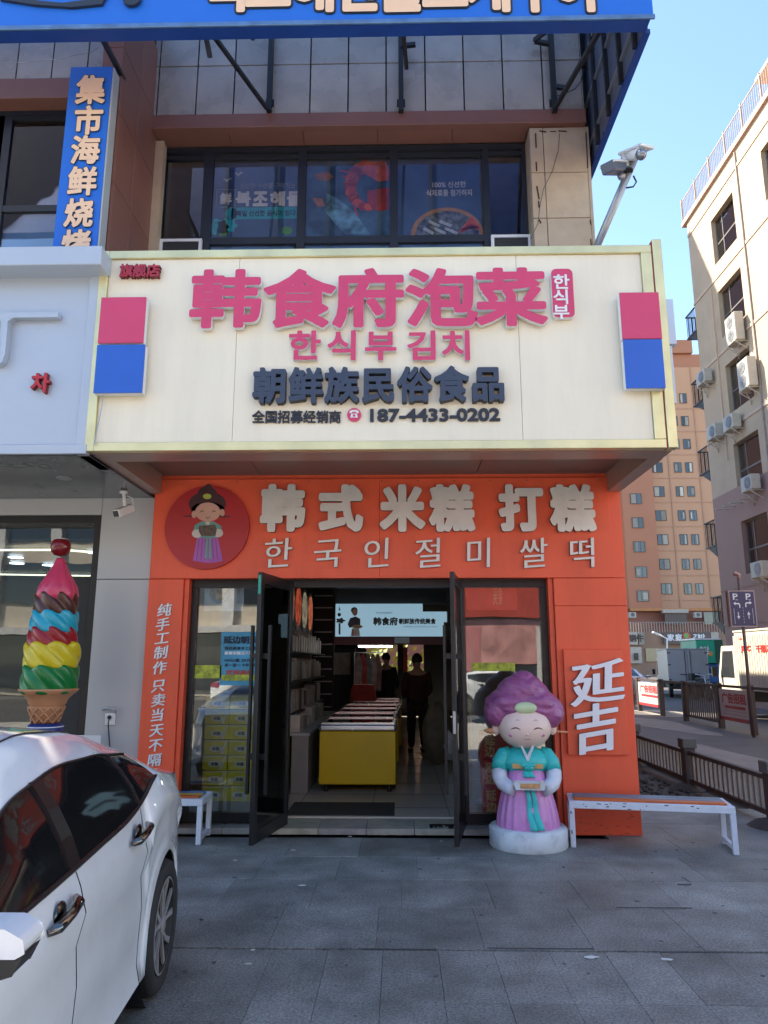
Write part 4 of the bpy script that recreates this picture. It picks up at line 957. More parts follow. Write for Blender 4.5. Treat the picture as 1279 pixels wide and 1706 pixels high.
def person(label, loc, rz, coat, trouser, armf=.25, h=1.68):
    t = thing('person', label, 'person', (0, 0, 0)); k = h/1.75
    def J(*p): return tuple(c*k for c in p)
    j = [J(0, 0, .95), J(0, 0, 1.2), J(0, 0, 1.42), J(0, .0, 1.52), J(0, .015, 1.62), J(0, .01, 1.72),
         J(-.19, 0, 1.40), J(-.24, .02, 1.12), J(-.2, armf, .98), J(-.19, armf+.08, .97), J(.19, 0, 1.40), J(.24, .02, 1.12), J(.2, armf, 1.0), J(.19, armf+.08, .99),
         J(-.10, 0, .88), J(-.11, .02, .48), J(-.12, -.02, .08), J(-.12, .14, .03), J(.10, 0, .88), J(.11, .0, .48), J(.12, -.02, .08), J(.12, .14, .03)]
    e = [(0, 1), (1, 2), (2, 3), (3, 4), (4, 5), (2, 6), (6, 7), (7, 8), (8, 9), (2, 10), (10, 11), (11, 12), (12, 13), (0, 14), (14, 15), (15, 16), (16, 17), (0, 18), (18, 19), (19, 20), (20, 21)]
    r_i = [(.14, .10), (.13, .09), (.13, .085), .048, .09, .075, .06, .045, .034, .028, .06, .045, .034, .028, .085, .058, .042, .03, .085, .058, .042, .03]
    skin_mesh('body', j, e, r_i, SKIN, t)
    cj = [j[0], j[1], j[2], j[6], j[7], j[8], j[10], j[11], j[12], J(0, 0, .78)]
    skin_mesh('coat', cj, [(0, 1), (1, 2), (2, 3), (3, 4), (4, 5), (2, 6), (6, 7), (7, 8), (0, 9)], [(.20, .145), (.19, .135), (.17, .12), .085, .07, .05, .085, .07, .05, (.22, .16)], coat, t)
    tj2 = [j[0], j[14], j[15], j[16], j[18], j[19], j[20]]
    skin_mesh('trousers', tj2, [(0, 1), (1, 2), (2, 3), (0, 4), (4, 5), (5, 6)], [(.15, .12), .105, .08, .062, .105, .08, .062], trouser, t)
    for sx_ in (-.12, .12): MB().ell(J(sx_, .07, .04), (.052, .14, .045)).build('shoe', BLACKP, t, True)
    MB().ell(J(0, -.005, 1.675), (.098, .112, .12), v0=0, v1=.62).build('hair', HAIR, t, True)
    t.location = loc; t.rotation_euler = (0, 0, rz); return t
BRC = mat('brown_coat', (.055, .022, .018), .8, var=.2); DKC = mat('black_cloth', (.012, .012, .014), .8)
p13 = P(695, 1200, 13.0)
person('person in a dark brown coat standing with their back turned beyond the freezers', (p13.x, 13.0, ZFL), R(8), BRC, DKC, h=1.62)
person('person in black clothing standing near the bright back window', (P(643, 1130, 17).x, 17.0, ZFL), R(-20), DKC, DKC)
t = thing('wrapped_bundle', 'large khaki wrapped bundle on the floor at the right of the aisle', 'bundle', (P(728, 1200, 11.5).x, 11.5, ZFL))
MB().ell((0, 0, .46), (.23, .22, .44), fn=lambda d: 1+.06*math.sin(5*math.atan2(d.y, d.x)+3*d.z)).build('sack', mat('khaki_cloth', (.16, .13, .09), .9, var=.3), t, True, origin=(0, 0, .46)).location = (0, 0, .46)
MB().ell((.17, -.16, .3), (.08, .06, .2), fn=lambda d: 1+.15*math.sin(9*d.z+4*d.x)).build('tie', pk[0], t, True, origin=(.17, -.16, .3)).location = (.17, -.16, .3)
t = thing('hanging_garments', 'rack of hanging pink and grey aprons beyond the freezers', 'garments', (P(612, 1100, 16).x, 16, ZFL))
for k in range(5):
    x0_ = P(596+k*8, 1100, 16).x; c = [(.25, .18, .18), (.35, .05, .05), (.15, .15, .17), (.3, .22, .2), (.2, .1, .1)][k]
    MB().prism([(x0_-.06, 1.0), (x0_+.08, .95), (x0_+.10, 1.5), (x0_+.04, 1.75), (x0_-.02, 1.75), (x0_-.07, 1.5)], 16+.03*k, 16.02+.03*k).build('apron', mat('apron%d' % k, c, .8, var=.4, scale=8), t)
MB().beam((P(590, 1100, 16).x, 16.08, 1.78), (P(640, 1100, 16).x, 16.08, 1.78), .02, .02).build('rail', STEELG, t)
MB().beam((P(590, 1100, 16).x, 16.08, ZFL), (P(590, 1100, 16).x, 16.08, 1.78), .02, .02).build('stand', STEELG, t)
t = thing('back_cabinet', 'dark cabinet with glass front standing at the left back of the shop', 'cabinet', (P(572, 1100, 17).x, 17, ZFL))
a, b = pr(548, 1080, 590, 1190, 17); MB().box(a.x, b.x, 17, 17.5, ZFL, a.z).build('case', INTD, t); MB().box(a.x+.1, b.x-.1, 16.98, 16.99, 1.3, a.z-.1).build('glass_front', pk[2], t)

# ------------------------------------------------------------------ benches
BW = mat('bench_white', (.62, .68, .76), .4, var=.05, dirt=.12, grime=14); BO = mat('bench_orange', (.55, .13, .03), .5, dirt=.2, grime=9); BB = mat('bench_blue', (.03, .16, .42), .5); BG = mat('bench_grey_blue', (.16, .22, .27), .5, var=.2); BY = mat('bench_yellow', (.55, .35, .03), .5)
def bench(label, slats, L_=1.40, W_=.40, H_=.385):
    t = thing('bench', label, 'bench', (0, 0, 0), 'painted metal benches by the entrance'); s = .045
    MB().box(0, L_, 0, s, H_-.06, H_).build('front_rail', BW, t, bevel=.004); MB().box(0, L_, W_-s, W_, H_-.06, H_).build('rear_rail', BW, t, bevel=.004)
    for x in (0, L_-s): MB().box(x, x+s, s+.001, W_-s-.001, H_-.055, H_-.005).build('end_rail', BW, t)
    for x in (0, L_-s):
        for y in (0, W_-s): MB().box(x, x+s, y, y+s, 0, H_-.061).build('leg', BW, t, bevel=.004)
        MB().box(x+.005, x+s-.005, s, W_-s, .03, .065).build('foot_rail', BW, t)
    n = len(slats); g_ = (W_-2*s-.02)/n
    for k, m in enumerate(slats): MB().box(s+.004, L_-s-.004, s+.012+k*g_, s+.012+(k+1)*g_-.012, H_-.004, H_+.014).build('slat', m, t, bevel=.003)
    return t
CHIP = mat('bare_metal_chip', (.08, .07, .065), .6)
def chips(t, L_, H_):
    m_ = MB()
    for k in range(16): x = random.uniform(.1, L_-.1); z = H_-random.uniform(.005, .055); w_ = random.uniform(.006, .035); m_.box(x, x+w_, -.0012, -.0002, z-.004, z+random.uniform(0, .006))
    for k in range(5): z = random.uniform(.02, .3); m_.box(.008, .02, -.0012, -.0002, z, z+.012)
    m_.build('chipped_paint', CHIP, t)
g1 = G(955, 1412); g2 = G(1232, 1425)
b1 = bench('white metal bench with orange and grey slats at the right of the entrance', [BO, BG, BG], (g2-g1).length+.02, .42); chips(b1, (g2-g1).length, .385); b1.location = (g1.x-.02, g1.y, .0); b1.rotation_euler = (0, 0, math.atan2(g2.y-g1.y, g2.x-g1.x))
b2 = bench('white metal bench with red, yellow and blue slats half hidden behind the white car', [BO, BY, BB], 1.4, .40); g3 = G(322, 1408); b2.location = (g3.x-1.34, g3.y-.02, 0); b2.rotation_euler = (0, 0, R(1))

# ------------------------------------------------------------------ hanbok girl statue
SX, SY = P(880, 1400, 6.93).x, 6.93
st = thing('girl_statue', 'painted statue of a smiling girl in teal and pink hanbok holding a tray', 'statue', (0, 0, 0))
SW = mat('statue_base_white', (.62, .68, .72), .5, var=.05, dirt=.35, grime=9); SK = mat('statue_skin', (.80, .60, .52), .38, var=.03, dirt=.06, grime=6); HP = mat('statue_hair', (.33, .10, .25), .32, var=.15, scale=7, bump=.6, bscale=15, dirt=.2, grime=5)
SKT = mat('statue_skirt', (.60, .25, .54), .35, var=.07, scale=14, dirt=.12, grime=16); TE = mat('statue_teal', (.03, .48, .46), .4, var=.05); SLV = mat('statue_sleeve', (.58, .62, .70), .45, dirt=.08, grime=9); JD = mat('statue_jade', (.52, .62, .36), .35); GB = mat('statue_gold_band', (.55, .33, .12), .45); BRN = mat('statue_line', (.10, .03, .03), .6); BLS = mat('statue_blush', (.50, .17, .33), .6); STK = mat('statue_stick', (.60, .30, .14), .45)
MB().lathe([(.335, 0), (.345, .012), (.345, .15), (.33, .165), (.0, .166)], n=56, cap=False).build('plinth', SW, st, True)
def pleat(r, z, t): return r*(1+.030*math.sin(20*t+.6*math.sin(3*t))*(1-max(0, (z-.25))/.42)+.008*math.sin(47*t))
MB().lathe([(.27, .166), (.272, .20), (.262, .27), (.243, .36), (.220, .45), (.196, .53), (.165, .61), (.14, .66), (.10, .70)], n=110, fn=pleat, cap=False).build('skirt', SKT, st, True)
MB().lathe([(.145, .60), (.165, .635), (.195, .665), (.205, .70), (.19, .75), (.15, .79), (.10, .815), (.06, .83)], n=44, fn=lambda r, z, t: r*(1.12 if True else 1)*(1-.22*abs(math.sin(t))), cap=False).build('jacket', TE, st, True)
for s_ in (-1, 1):
    MB().tube([(s_*.13, 0, .775), (s_*.185, -.01, .75), (s_*.225, -.03, .69), (s_*.240, -.05, .625)], [.055, .074, .076, .070], 20).build('upper_sleeve', TE, st, True)
    MB().tube([(s_*.240, -.05, .627), (s_*.238, -.075, .57), (s_*.215, -.11, .525), (s_*.165, -.165, .50), (s_*.125, -.20, .49)], [.070, .068, .064, .060, .057], 20).build('sleeve', SLV, st, True)
    # hand: palm and bent fingers under the tray edge
    hnd = MB().ell((s_*.118, -.225, .535), (.026, .034, .022), 14, 10)
    for f_ in range(4): hnd.tube([(s_*.118, -.238, .535+(-.012+.008*f_)), (s_*.100, -.248-.003*f_, .530+(-.012+.009*f_)), (s_*.088, -.246, .528+(-.010+.009*f_))], [.0085, .0075, .006], 8)
    hnd.tube([(s_*.125, -.222, .550), (s_*.110, -.232, .562), (s_*.098, -.236, .562)], [.010, .009, .007], 8)
    hnd.build('hand', SK, st, True)
MB().tube([(0, -.01, .80), (0, -.012, .87)], [.060, .052], 16).build('neck', SK, st, True)
MB().box(-.135, .135, -.172, -.150, .655, .695).build('chest_band', GB, st, bevel=.006, seg=2)
MB().lathe([(.118, .60), (.140, .63), (.152, .655)], n=30, fn=lambda r, z, t: r*(1-.1*abs(math.cos(t))), cap=False).build('bodice', SKT, st, True)
MB().prism([(-.06, .845), (-.04, .848), (.0, .765), (.045, .848), (.062, .845), (.012, .725), (-.005, .722)], -.178, -.135).build('collar', SW, st, bevel=.005)
cb_ = MB()
for sx_ in (-1, 1): cb_.ell((sx_*.032, -.185, .685), (.034, .014, .018), 14, 8)
cb_.ell((0, -.192, .683), (.014, .014, .016), 12, 8); cb_.build('bow', TE, st, True)
def ribbon(x0, x1, z1, z2, y1, y2):
    n = 18; V = []
    m_ = MB()
    for i in range(n):
        a = i/(n-1); z = z1+(z2-z1)*a; y = y1+(y2-y1)*a-.012*math.sin(a*9); c = x0+(x1-x0)*a+.006*math.sin(a*8); wd = .016+.015*a
        V += [(c-wd, y, z), (c, y-.006, z), (c+wd, y, z), (c+wd, y+.012, z), (c-wd, y+.012, z)]
    F = []
    for i in range(n-1):
        for k in range(5): F.append((i*5+k, i*5+(k+1) % 5, (i+1)*5+(k+1) % 5, (i+1)*5+k))
    F += [(0, 1, 2, 3, 4), tuple((n-1)*5+k for k in (4, 3, 2, 1, 0))]
    m_.add(V, F); return m_.build('ribbon', TE, st, True)
ribbon(-.012, -.015, .68, .585, -.19, -.18); ribbon(.022, .025, .68, .585, -.19, -.18)
ribbon(-.02, .015, .49, .178, -.222, -.302); ribbon(.025, .075, .49, .182, -.222, -.298)
tr_ = MB().prism([(-.122, .498), (.122, .498), (.135, .56), (-.135, .56)], -.285, -.275).box(-.122, .122, -.275, -.19, .500, .512).prism([(-.122, .498), (.122, .498), (.135, .56), (-.135, .56)], -.195, -.185); tr_.prism([(-.135, .56), (-.128, .56), (-.115, .498), (-.122, .498)], -.275, -.195).prism([(.135, .56), (.128, .56), (.115, .498), (.122, .498)], -.275, -.195)
tr_.build('tray', SW, st, bevel=.003); MB().box(-.085, .085, -.292, -.286, .512, .552).build('tray_food', mat('tray_food', (.55, .30, .13), .6, var=.25, scale=40, bump=.8, bscale=90), st, bevel=.002)
hd = MB().ell((0, -.03, 1.005), (.240, .21, .192), 40, 26, fn=lambda d: 1+.05*max(0, -d.z)*(1-abs(d.x))+.03*abs(d.x)*max(0, -d.z)).build('head', SK, st, True)
for s_ in (-1, 1):
    MB().ell((s_*.252, -.01, .985), (.040, .028, .062), 18, 12).build('ear', SK, st, True)
def pom(d):
    a = math.atan2(d.x, d.z); return 1+.030*math.sin(5*a+2*d.y)+.020*math.sin(9*a-3*d.y+1)+.012*math.sin(14*d.z+9*d.x)+.016*math.sin(17*d.x+11*d.y+8*d.z)+.006*math.sin(31*d.z-23*d.x)
hair = MB()
hair.ell((0, .05, 1.16), (.330, .23, .20), 60, 36, fn=pom); hair.ell((-.215, .01, 1.115), (.125, .15, .135), 30, 20, fn=pom); hair.ell((.215, .01, 1.115), (.125, .15, .135), 30, 20, fn=pom)
hair.ell((0, .03, 1.30), (.215, .19, .16), 50, 30, fn=pom); hair.ell((.01, .03, 1.40), (.115, .12, .095), 40, 24, fn=pom); hair.ell((.0, .02, 1.455), (.05, .06, .045), 24, 16, fn=pom)
hair.ell((-.11, -.065, 1.205), (.16, .115, .085), 30, 20, fn=pom); hair.ell((.11, -.065, 1.205), (.16, .115, .085), 30, 20, fn=pom)
hair.ell((0, .10, 1.02), (.225, .13, .19), 30, 20)
hair.v = [(x*1.07, y, z if z < 1.3 else 1.3+(z-1.3)*.93) for x, y, z in hair.v]
ho = hair.build('hair', HP, st, True)
rm_ = ho.modifiers.new('fuse', 'REMESH'); rm_.mode = 'VOXEL'; rm_.voxel_size = .009; rm_.use_smooth_shade = True
sm_ = ho.modifiers.new('smooth', 'SMOOTH'); sm_.iterations = 4
MB().ell((0, -.18, 1.165), (.10, .04, .052), 24, 14).build('jade_ornament', JD, st, True)
def face(x, z, dy=0.):    # point on the face surface
    k = 1-(x/.240)**2-((z-1.005)/.194)**2; return -.03-.21*math.sqrt(max(k, .02))-.002+dy
for s_ in (-1, 1):
    MB().tube([(s_*.098+q*.040, face(s_*.098+q*.040, .985+.016*(1-q*q)-.004), .985+.016*(1-q*q)) for q in (-1, -.6, -.2, .2, .6, 1)], [.002, .004, .005, .005, .004, .002], 6).build('eye', BRN, st, True)
    MB().tube([(s_*.080+q*.020, face(s_*.08+q*.02, 1.062+.006*(1-q*q)), 1.062+.006*(1-q*q)) for q in (-1, 0, 1)], [.0015, .0025, .0015], 6).build('eyebrow', mat('brow', (.42, .25, .2), .6), st, True)
    MB().ell((s_*.135, face(s_*.135, .935)+.006, .935), (.026, .009, .014), 14, 8).build('cheek', BLS, st, True)
MB().tube([(q*.046, face(q*.046, .903+.012*q*q), .903+.014*q*q) for q in (-1, -.6, -.2, .2, .6, 1)], [.0015, .003, .0035, .0035, .003, .0015], 6).build('mouth', BRN, st, True)
MB().ell((0, face(0, .945)+.002, .945), (.013, .012, .010), 12, 8).build('nose', SK, st, True)
MB().tube([(-.27, .0, .955), (-.18, .02, .955)], .012, 10).ell((-.305, .0, .955), (.05, .028, .026), 16, 10).ell((-.352, .0, .958), (.018, .016, .014), 12, 8).tube([(.2, .01, .957), (.39, .0, .948)], [.011, .007], 10).build('hairpin', STK, st, True)
st.location = (SX, SY, 0); st.rotation_euler = (0, 0, R(-3)); st.scale = (1.0, 1.0, 1.02)
# ------------------------------------------------------------------ neighbouring pale blue-grey shop
NBL = mat('neighbour_panel', (.44, .50, .58), .32, .1, var=.02, scale=.8, dirt=.05)
ns = thing('neighbour_shopfront', 'pale blue-grey canopy and grey panelled front of the ice cream shop next door', 'shopfront', (-4, YS, 3))
XN = P(149, 740, YS).x-.012
zn0 = P(80, 752, YS).z; zn1 = P(80, 440, YS).z; zn2 = P(80, 410, YS-.22).z; zn3 = P(80, 441, YS-.22).z
MB().box(XLW, XN-.10, YS, YS+.04, zn0, zn1+.1).build('face_panel', NBL, ns)
MB().box(XN-.098, XN, YS-.02, YS+.5, zn0-.03, zn1+.1).build('edge_post', NBL, ns, bevel=.004)
MB().box(XLW, P(168, 430, YS-.22).x, YS-.22, YS+.6, zn3, zn2).build('cornice', NBL, ns, bevel=.006)
zn4 = zn0+.13
a, b = pr(138, 722, 152, 752, YS-.03)
MB().box(XLW, XN, YS+.041, YF+.15, zn0-.03, zn0-.005).build('soffit_panel', mat('dark_grey_soffit', (.11, .14, .17), .25, .2, var=.06), ns)
MB().box(XLW, XN, YS-.035, YS-.001, zn0-.03, zn0+.05).build('bottom_trim', NBL, ns, bevel=.003)
g = P(107, 797, YS+.8); MB().lathe([(.07, 0), (.07, .006)], (P(107, 797, 6.55).x, 6.55, zn0-.037), 24).build('downlight', mat('lamp_rim', (.3, .34, .38), .3), ns)
letter(ns, '차', 66, 637, 34, 34, YS-.05, [mat('red_letter', (.45, .02, .03), .45), mat('red_letter_side', (.2, .01, .015), .5)], .035, .048)
MB().prism([(P(x, y, YS-.06).x, P(x, y, YS-.06).z) for x, y in [(-20, 521), (98, 521), (97, 529), (22, 530), (14, 536), (9, 590), (4, 604), (-6, 610), (-6, 600), (2, 590), (4, 545), (0, 530), (-20, 530)]], YS-.07, YS-.002).build('letter_stroke', NBL, ns, bevel=.004)
# grey pillar panels and dark window
zp0 = P(200, 822, YF+.05).z; xa = P(165, 1000, YF+.1).x; xw = P(166, 900, YF+.1).x
zj2 = P(200, 965, YF+.1).z
MB().box(xw, XL-.012, YF+.1, YF+.4, 0, zj2-.003).build('pillar_panel', GREYP, ns, bevel=.003)
MB().box(xw, XL-.012, YF+.1, YF+.4, zj2+.003, zn0-.03).build('pillar_panel', GREYP, ns, bevel=.003)
zh = P(100, 858, YF+.1).z
MB().box(XLW, xw-.004, YF+.1, YF+.4, zh, zn0-.03).build('head_panel', GREYP, ns, bevel=.003)
nw = MB().box(xw-.075, xw-.002, YF+.12, YF+.2, 0, zh-.002).box(XLW, xw-.076, YF+.12, YF+.2, zh-.08, zh-.002).box(-5.2, -5.13, YF+.125, YF+.195, .05, zh-.081).build('window', DKFRAME, ns)
MB().box(XLW, xw-.076, YF+.15, YF+.16, .05, zh-.08).build('pane', GLN, nw)
MB().box(xw-.27, xw-.078, YF+.125, YF+.148, .05, P(150, 960, YF+.1).z).build('dark_film', INTD, ns)
struct(MB().box(XLW+.2, XL-.3, YF+.45, 12, -.02, .02), 'neighbour_floor', FLOORT)
struct(MB().box(XLW+.2, XL-.3, 11.8, 12, 0, 3.3), 'neighbour_back_wall', INTW)
struct(MB().box(XLW+.2, XL-.3, YF+.41, 11.79, 2.9, 3.0), 'neighbour_ceiling', mat('neigh_ceil', (.06, .065, .075), .5))
LS = emis('led_strip', (1, .85, .55), 4.0); LD = emis('led_lamp', (.9, .95, 1), 6.0)
t = thing('ceiling_strip_light', 'thin warm light line along the ceiling inside the ice cream shop', 'ceiling light', (-4.5, 8.5, 2.88))
for (p_, q_) in (((-9, 8.3), (-3.9, 8.3)), ((-3.9, 8.3), (-3.0, 9.0)), ((-9, 10.2), (-3, 11.2))): MB().beam((p_[0], p_[1], 2.87), (q_[0], q_[1], 2.87), .03, .02).build('strip', LS, t)
k = 0
for (px, py) in ((34, 879), (26, 928), (82, 941), (158, 920)):
    g = G(px, py, 2.885) if False else PX(px, py, -1)
    d = ray(px, py); tt = (2.88-CAMH)/d[2]
    t = thing('downlight', ['first lit round downlight, top left behind the neighbouring glass', 'second lit round downlight behind the neighbouring glass, lower left', 'third lit round downlight behind the cherry', 'fourth lit round downlight at the right edge of the neighbouring glass'][k], 'downlight', (d[0]*tt, min(d[1]*tt, 11.5), 2.88), 'downlights in the ice cream shop'); k += 1
    if d[1]*tt > 11.5 or d[1]*tt < YF+.5: t.location = (d[0]*9.5/d[1], 9.5, 2.88)
    MB().lathe([(.09, -.01), (.09, 0)], n=20).build('lamp', LD, t, origin=(0, 0, 0)).location = (0, 0, 0)
# socket and cable, dome camera, white card
t = thing('wall_socket', 'white wall socket with black plug and cable low on the grey pillar', 'socket', P(183, 1195, YF+.09))
a, b = pr(176, 1188, 191, 1208, YF+.09); MB().box(a.x, b.x, YF+.075, YF+.1, b.z, a.z).build('plate', WHITEP, t, bevel=.004)
g = P(182, 1195, YF+.07); MB().ell(g, (.02, .025, .02), 14, 10).build('plug', BLACKP, t, True)
MB().tube([g, P(180, 1205, YF+.06), P(181, 1222, YF+.08), P(183, 1245, YF+.08), P(186, 1290, YF+.08)], .006, 6).build('cable', BLACKP, t, True)
MB().tube([P(170, 1182, YF+.08), P(178, 1179, YF+.05), P(190, 1182, YF+.05), P(193, 1187, YF+.08)], .012, 8).build('hood', GREYP, t, True)
t = thing('security_camera', 'small white bullet camera under the grey soffit beside the orange front', 'camera', P(205, 850, 7.1))
Yc = 7.05; c0 = P(193, 856, Yc-.12); c1 = P(219, 846, Yc+.08)
MB().beam(c0, c1, .085, .085).build('housing', WHITEP, t, bevel=.012, seg=2)
MB().beam(c0+(c0-c1)*.02, c0-(c0-c1)*.01, .06, .06).build('lens', BLACKP, t)
MB().tube([P(208, 845, Yc), P(207, 832, Yc), P(206, 820, Yc)], .018, 8).lathe([(.04, 0), (.04, .02)], P(206, 822, Yc), 16).build('mount', WHITEP, t, True)
MB().tube([P(214, 846, Yc), P(222, 842, Yc), P(220, 830, Yc), P(211, 826, Yc)], .006, 6).build('cable', WHITEP, t, True)
tag(MB().box(P(128, 1225, 7.2).x, P(168, 1225, 7.2).x, 7.2, 7.21, P(150, 1240, 7.2).z-.9, P(150, 1225, 7.2).z).build('white_notice_board', WHITEP), 'small white board edge standing just behind the car roof by the grey pillar', 'board')

# ------------------------------------------------------------------ giant ice cream
IY = 6.62
icx = lambda px, py: P(px, py, IY)
ic = thing('ice_cream_sculpture', 'tall ice cream cone sculpture with stacked coloured swirls and a cherry on top', 'sculpture', (P(80, 1200, IY).x, IY, 0))
sc_ = .00545
def swirl(name, col, y0, y1, x0, x1, r0, r1, r2, ph, tw=5.0, lob=7):
    z1 = icx(x0, y0).z; z0 = icx(x0, y1).z; cx = (icx(x0, y0).x+icx(x1, y1).x)/2; n = 16; pr2 = []
    for i in range(n+1):
        a = i/n; e = 1 if .12 < a < .88 else math.sqrt(max(0, 1-((.12-min(a, 1-a))/.12)**2))*.3+.7
        rr = (r0+(r1-r0)*a)*(1+.06*math.sin(math.pi*a))*e
        pr2.append((rr, z0+(z1-z0)*a))
    H_ = z1-z0
    lobe = lambda z, t: abs(math.sin(lob/2*(t+tw*(z-z0)/max(H_, .01)*.24)+ph))
    m_ = MB().lathe([(pr2[0][0]*.5, z0)]+pr2+[(pr2[-1][0]*.6, z1)], (cx, IY, 0), 96, fn=lambda r, z, t: r*(1+.13*lobe(z, t)-.05))
    v2 = []
    for (x, y, z) in m_.v:
        t = math.atan2(y-IY, x-cx); q = lobe(z, t); f_ = (z-z0)/H_
        v2.append((x, y, z+(.030*q-.008)*(f_**3)-.012*q*((1-f_)**3)))
    m_.v = v2
    return m_.build(name, col, ic, True)
def gm(n_, c): return mat(n_, c, .3, var=.06, scale=6, dirt=.12, grime=10)
swirl('green_swirl', gm('ice_green', (.008, .17, .035)), 1108, 1156, 84, 82, .215, .215, 0, 0)
swirl('yellow_swirl', gm('ice_yellow', (.62, .50, .02)), 1071, 1114, 87, 86, .21, .215, 0, 1)
swirl('red_swirl', gm('ice_red', (.30, .012, .018)), 1046, 1082, 88, 87, .19, .185, 0, 2)
swirl('blue_swirl', gm('ice_cyan', (.02, .36, .50)), 1019, 1054, 91, 90, .185, .18, 0, 3)
swirl('chocolate_swirl', gm('ice_chocolate', (.075, .022, .014)), 989, 1026, 94, 92, .17, .165, 0, 4)
z0 = icx(97, 1000).z; z1 = icx(99, 930).z; cx = icx(98, 960).x
MB().lathe([(.08, z0-.02), (.155, z0), (.168, z0+.05), (.155, z0+.12), (.115, z0+.20), (.07, z0+.28), (.04, z0+.36), (.03, z1)], (cx, IY, 0), 70, fn=lambda r, z, t: r*(1+.10*abs(math.sin(3.5*t+1.5*z)))).build('pink_swirl', gm('ice_pink', (.58, .05, .12)), ic, True)
g = icx(101, 912); MB().lathe([(.0, -.085), (.05, -.075), (.082, -.04), (.09, .0), (.085, .045), (.06, .075), (.02, .070), (.0, .06)], g, 30, cap=False).build('cherry', mat('cherry', (.16, .008, .012), .15, var=.1), ic, True)
MB().lathe([(.03, .066), (.062, .078), (.04, .083)], g, 24).build('cream_cap', WHITEP, ic, True)
MB().tube([g+Vector((0, 0, .06)), icx(105, 888), icx(115, 878)], [.006, .005, .004], 6).build('stem', BLACKP, ic, True)
CN = mat('cone', (.50, .24, .12), .5, var=.08, scale=9, dirt=.1)
zr = icx(80, 1150).z; zk = icx(79, 1176).z; zb2 = icx(78, 1204).z; cx = icx(80, 1160).x
MB().lathe([(.14, zk), (.155, zk+.02), (.17, zk+.06), (.21, zr-.03), (.245, zr), (.245, zr+.015), (.22, zr+.016), (.19, zr-.01), (.0, zr-.02)], (cx, IY, 0), 60, fn=lambda r, z, t: r*(1+(.03*math.sin(6*t) if z > zr-.05 else 0)), cap=False).build('cone_rim', CN, ic, True)
cn = MB().lathe([(.105, zb2), (.15, zk-.01), (.155, zk-.002)], (cx-.005, IY, 0), 48).build('cone_body', CN, ic, True)
gr = MB()
for s_ in (-1, 1):
    for k in range(10):
        a0 = 2*math.pi*k/10; pts = []
        for i in range(7): u = i/6; a_ = a0+s_*u*.9; r_2 = .108+.045*u; pts.append((cx-.005+r_2*math.cos(a_), IY+r_2*math.sin(a_), zb2+(zk-.01-zb2)*u))
        gr.tube(pts, .008, 5)
gr.build('waffle_ridge', CN, ic, True)
MB().lathe([(.13, zb2-.16), (.15, zb2-.14), (.15, zb2-.03), (.13, zb2-.005)], (cx, IY, 0), 40).build('blue_collar', mat('collar_navy', (.012, .03, .16), .4), ic, True)
MB().lathe([(.152, zb2-.035), (.152, zb2-.028)], (cx, IY, 0), 40).build('white_band', WHITEP, ic)
MB().lathe([(.30, 0), (.30, .06), (.12, .10), (.12, zb2-.161)], (cx, IY, 0), 40).build('base', mat('base_navy', (.02, .04, .15), .4), ic, True)

# ------------------------------------------------------------------ white sedan
def lerp_t(tab, x):
    if x <= tab[0][0]: return tab[0][1]
    for (a, va), (b, vb) in zip(tab, tab[1:]):
        if x <= b:
            t = (x-a)/(b-a); t = t*t*(3-2*t)*.35+t*.65; return va+(vb-va)*t
    return tab[-1][1]
def smt(tab, x, s=.10): return (lerp_t(tab, x-s)+2*lerp_t(tab, x)+lerp_t(tab, x+s)+lerp_t(tab, x-s/2)+lerp_t(tab, x+s/2))/6
W_T = [(0, .62), (.12, .76), (.4, .85), (.9, .89), (2.3, .90), (3.3, .905), (3.9, .90), (4.2, .86), (4.42, .78), (4.58, .64), (4.64, .52)]
BT_T = [(0, .60), (.3, .74), (.9, .86), (1.3, .92), (2, .935), (2.9, .965), (3.15, 1.0), (3.45, 1.11), (3.7, 1.06), (4.1, 1.0), (4.4, .985), (4.64, .92)]
RF_T = [(0, .62), (.3, .77), (.9, .92), (1.25, .985), (1.7, 1.20), (2.05, 1.36), (2.5, 1.425), (3.0, 1.395), (3.5, 1.28), (3.9, 1.13), (4.2, 1.035), (4.45, 1.01), (4.64, .93)]
XR_T = [(0, .50), (.9, .74), (1.25, .74), (1.7, .66), (2.1, .60), (2.6, .585), (3.2, .59), (3.7, .63), (4.1, .68), (4.4, .66), (4.64, .45)]
AX1, AX2, ARC, WZ = .92, 3.62, .372, .318
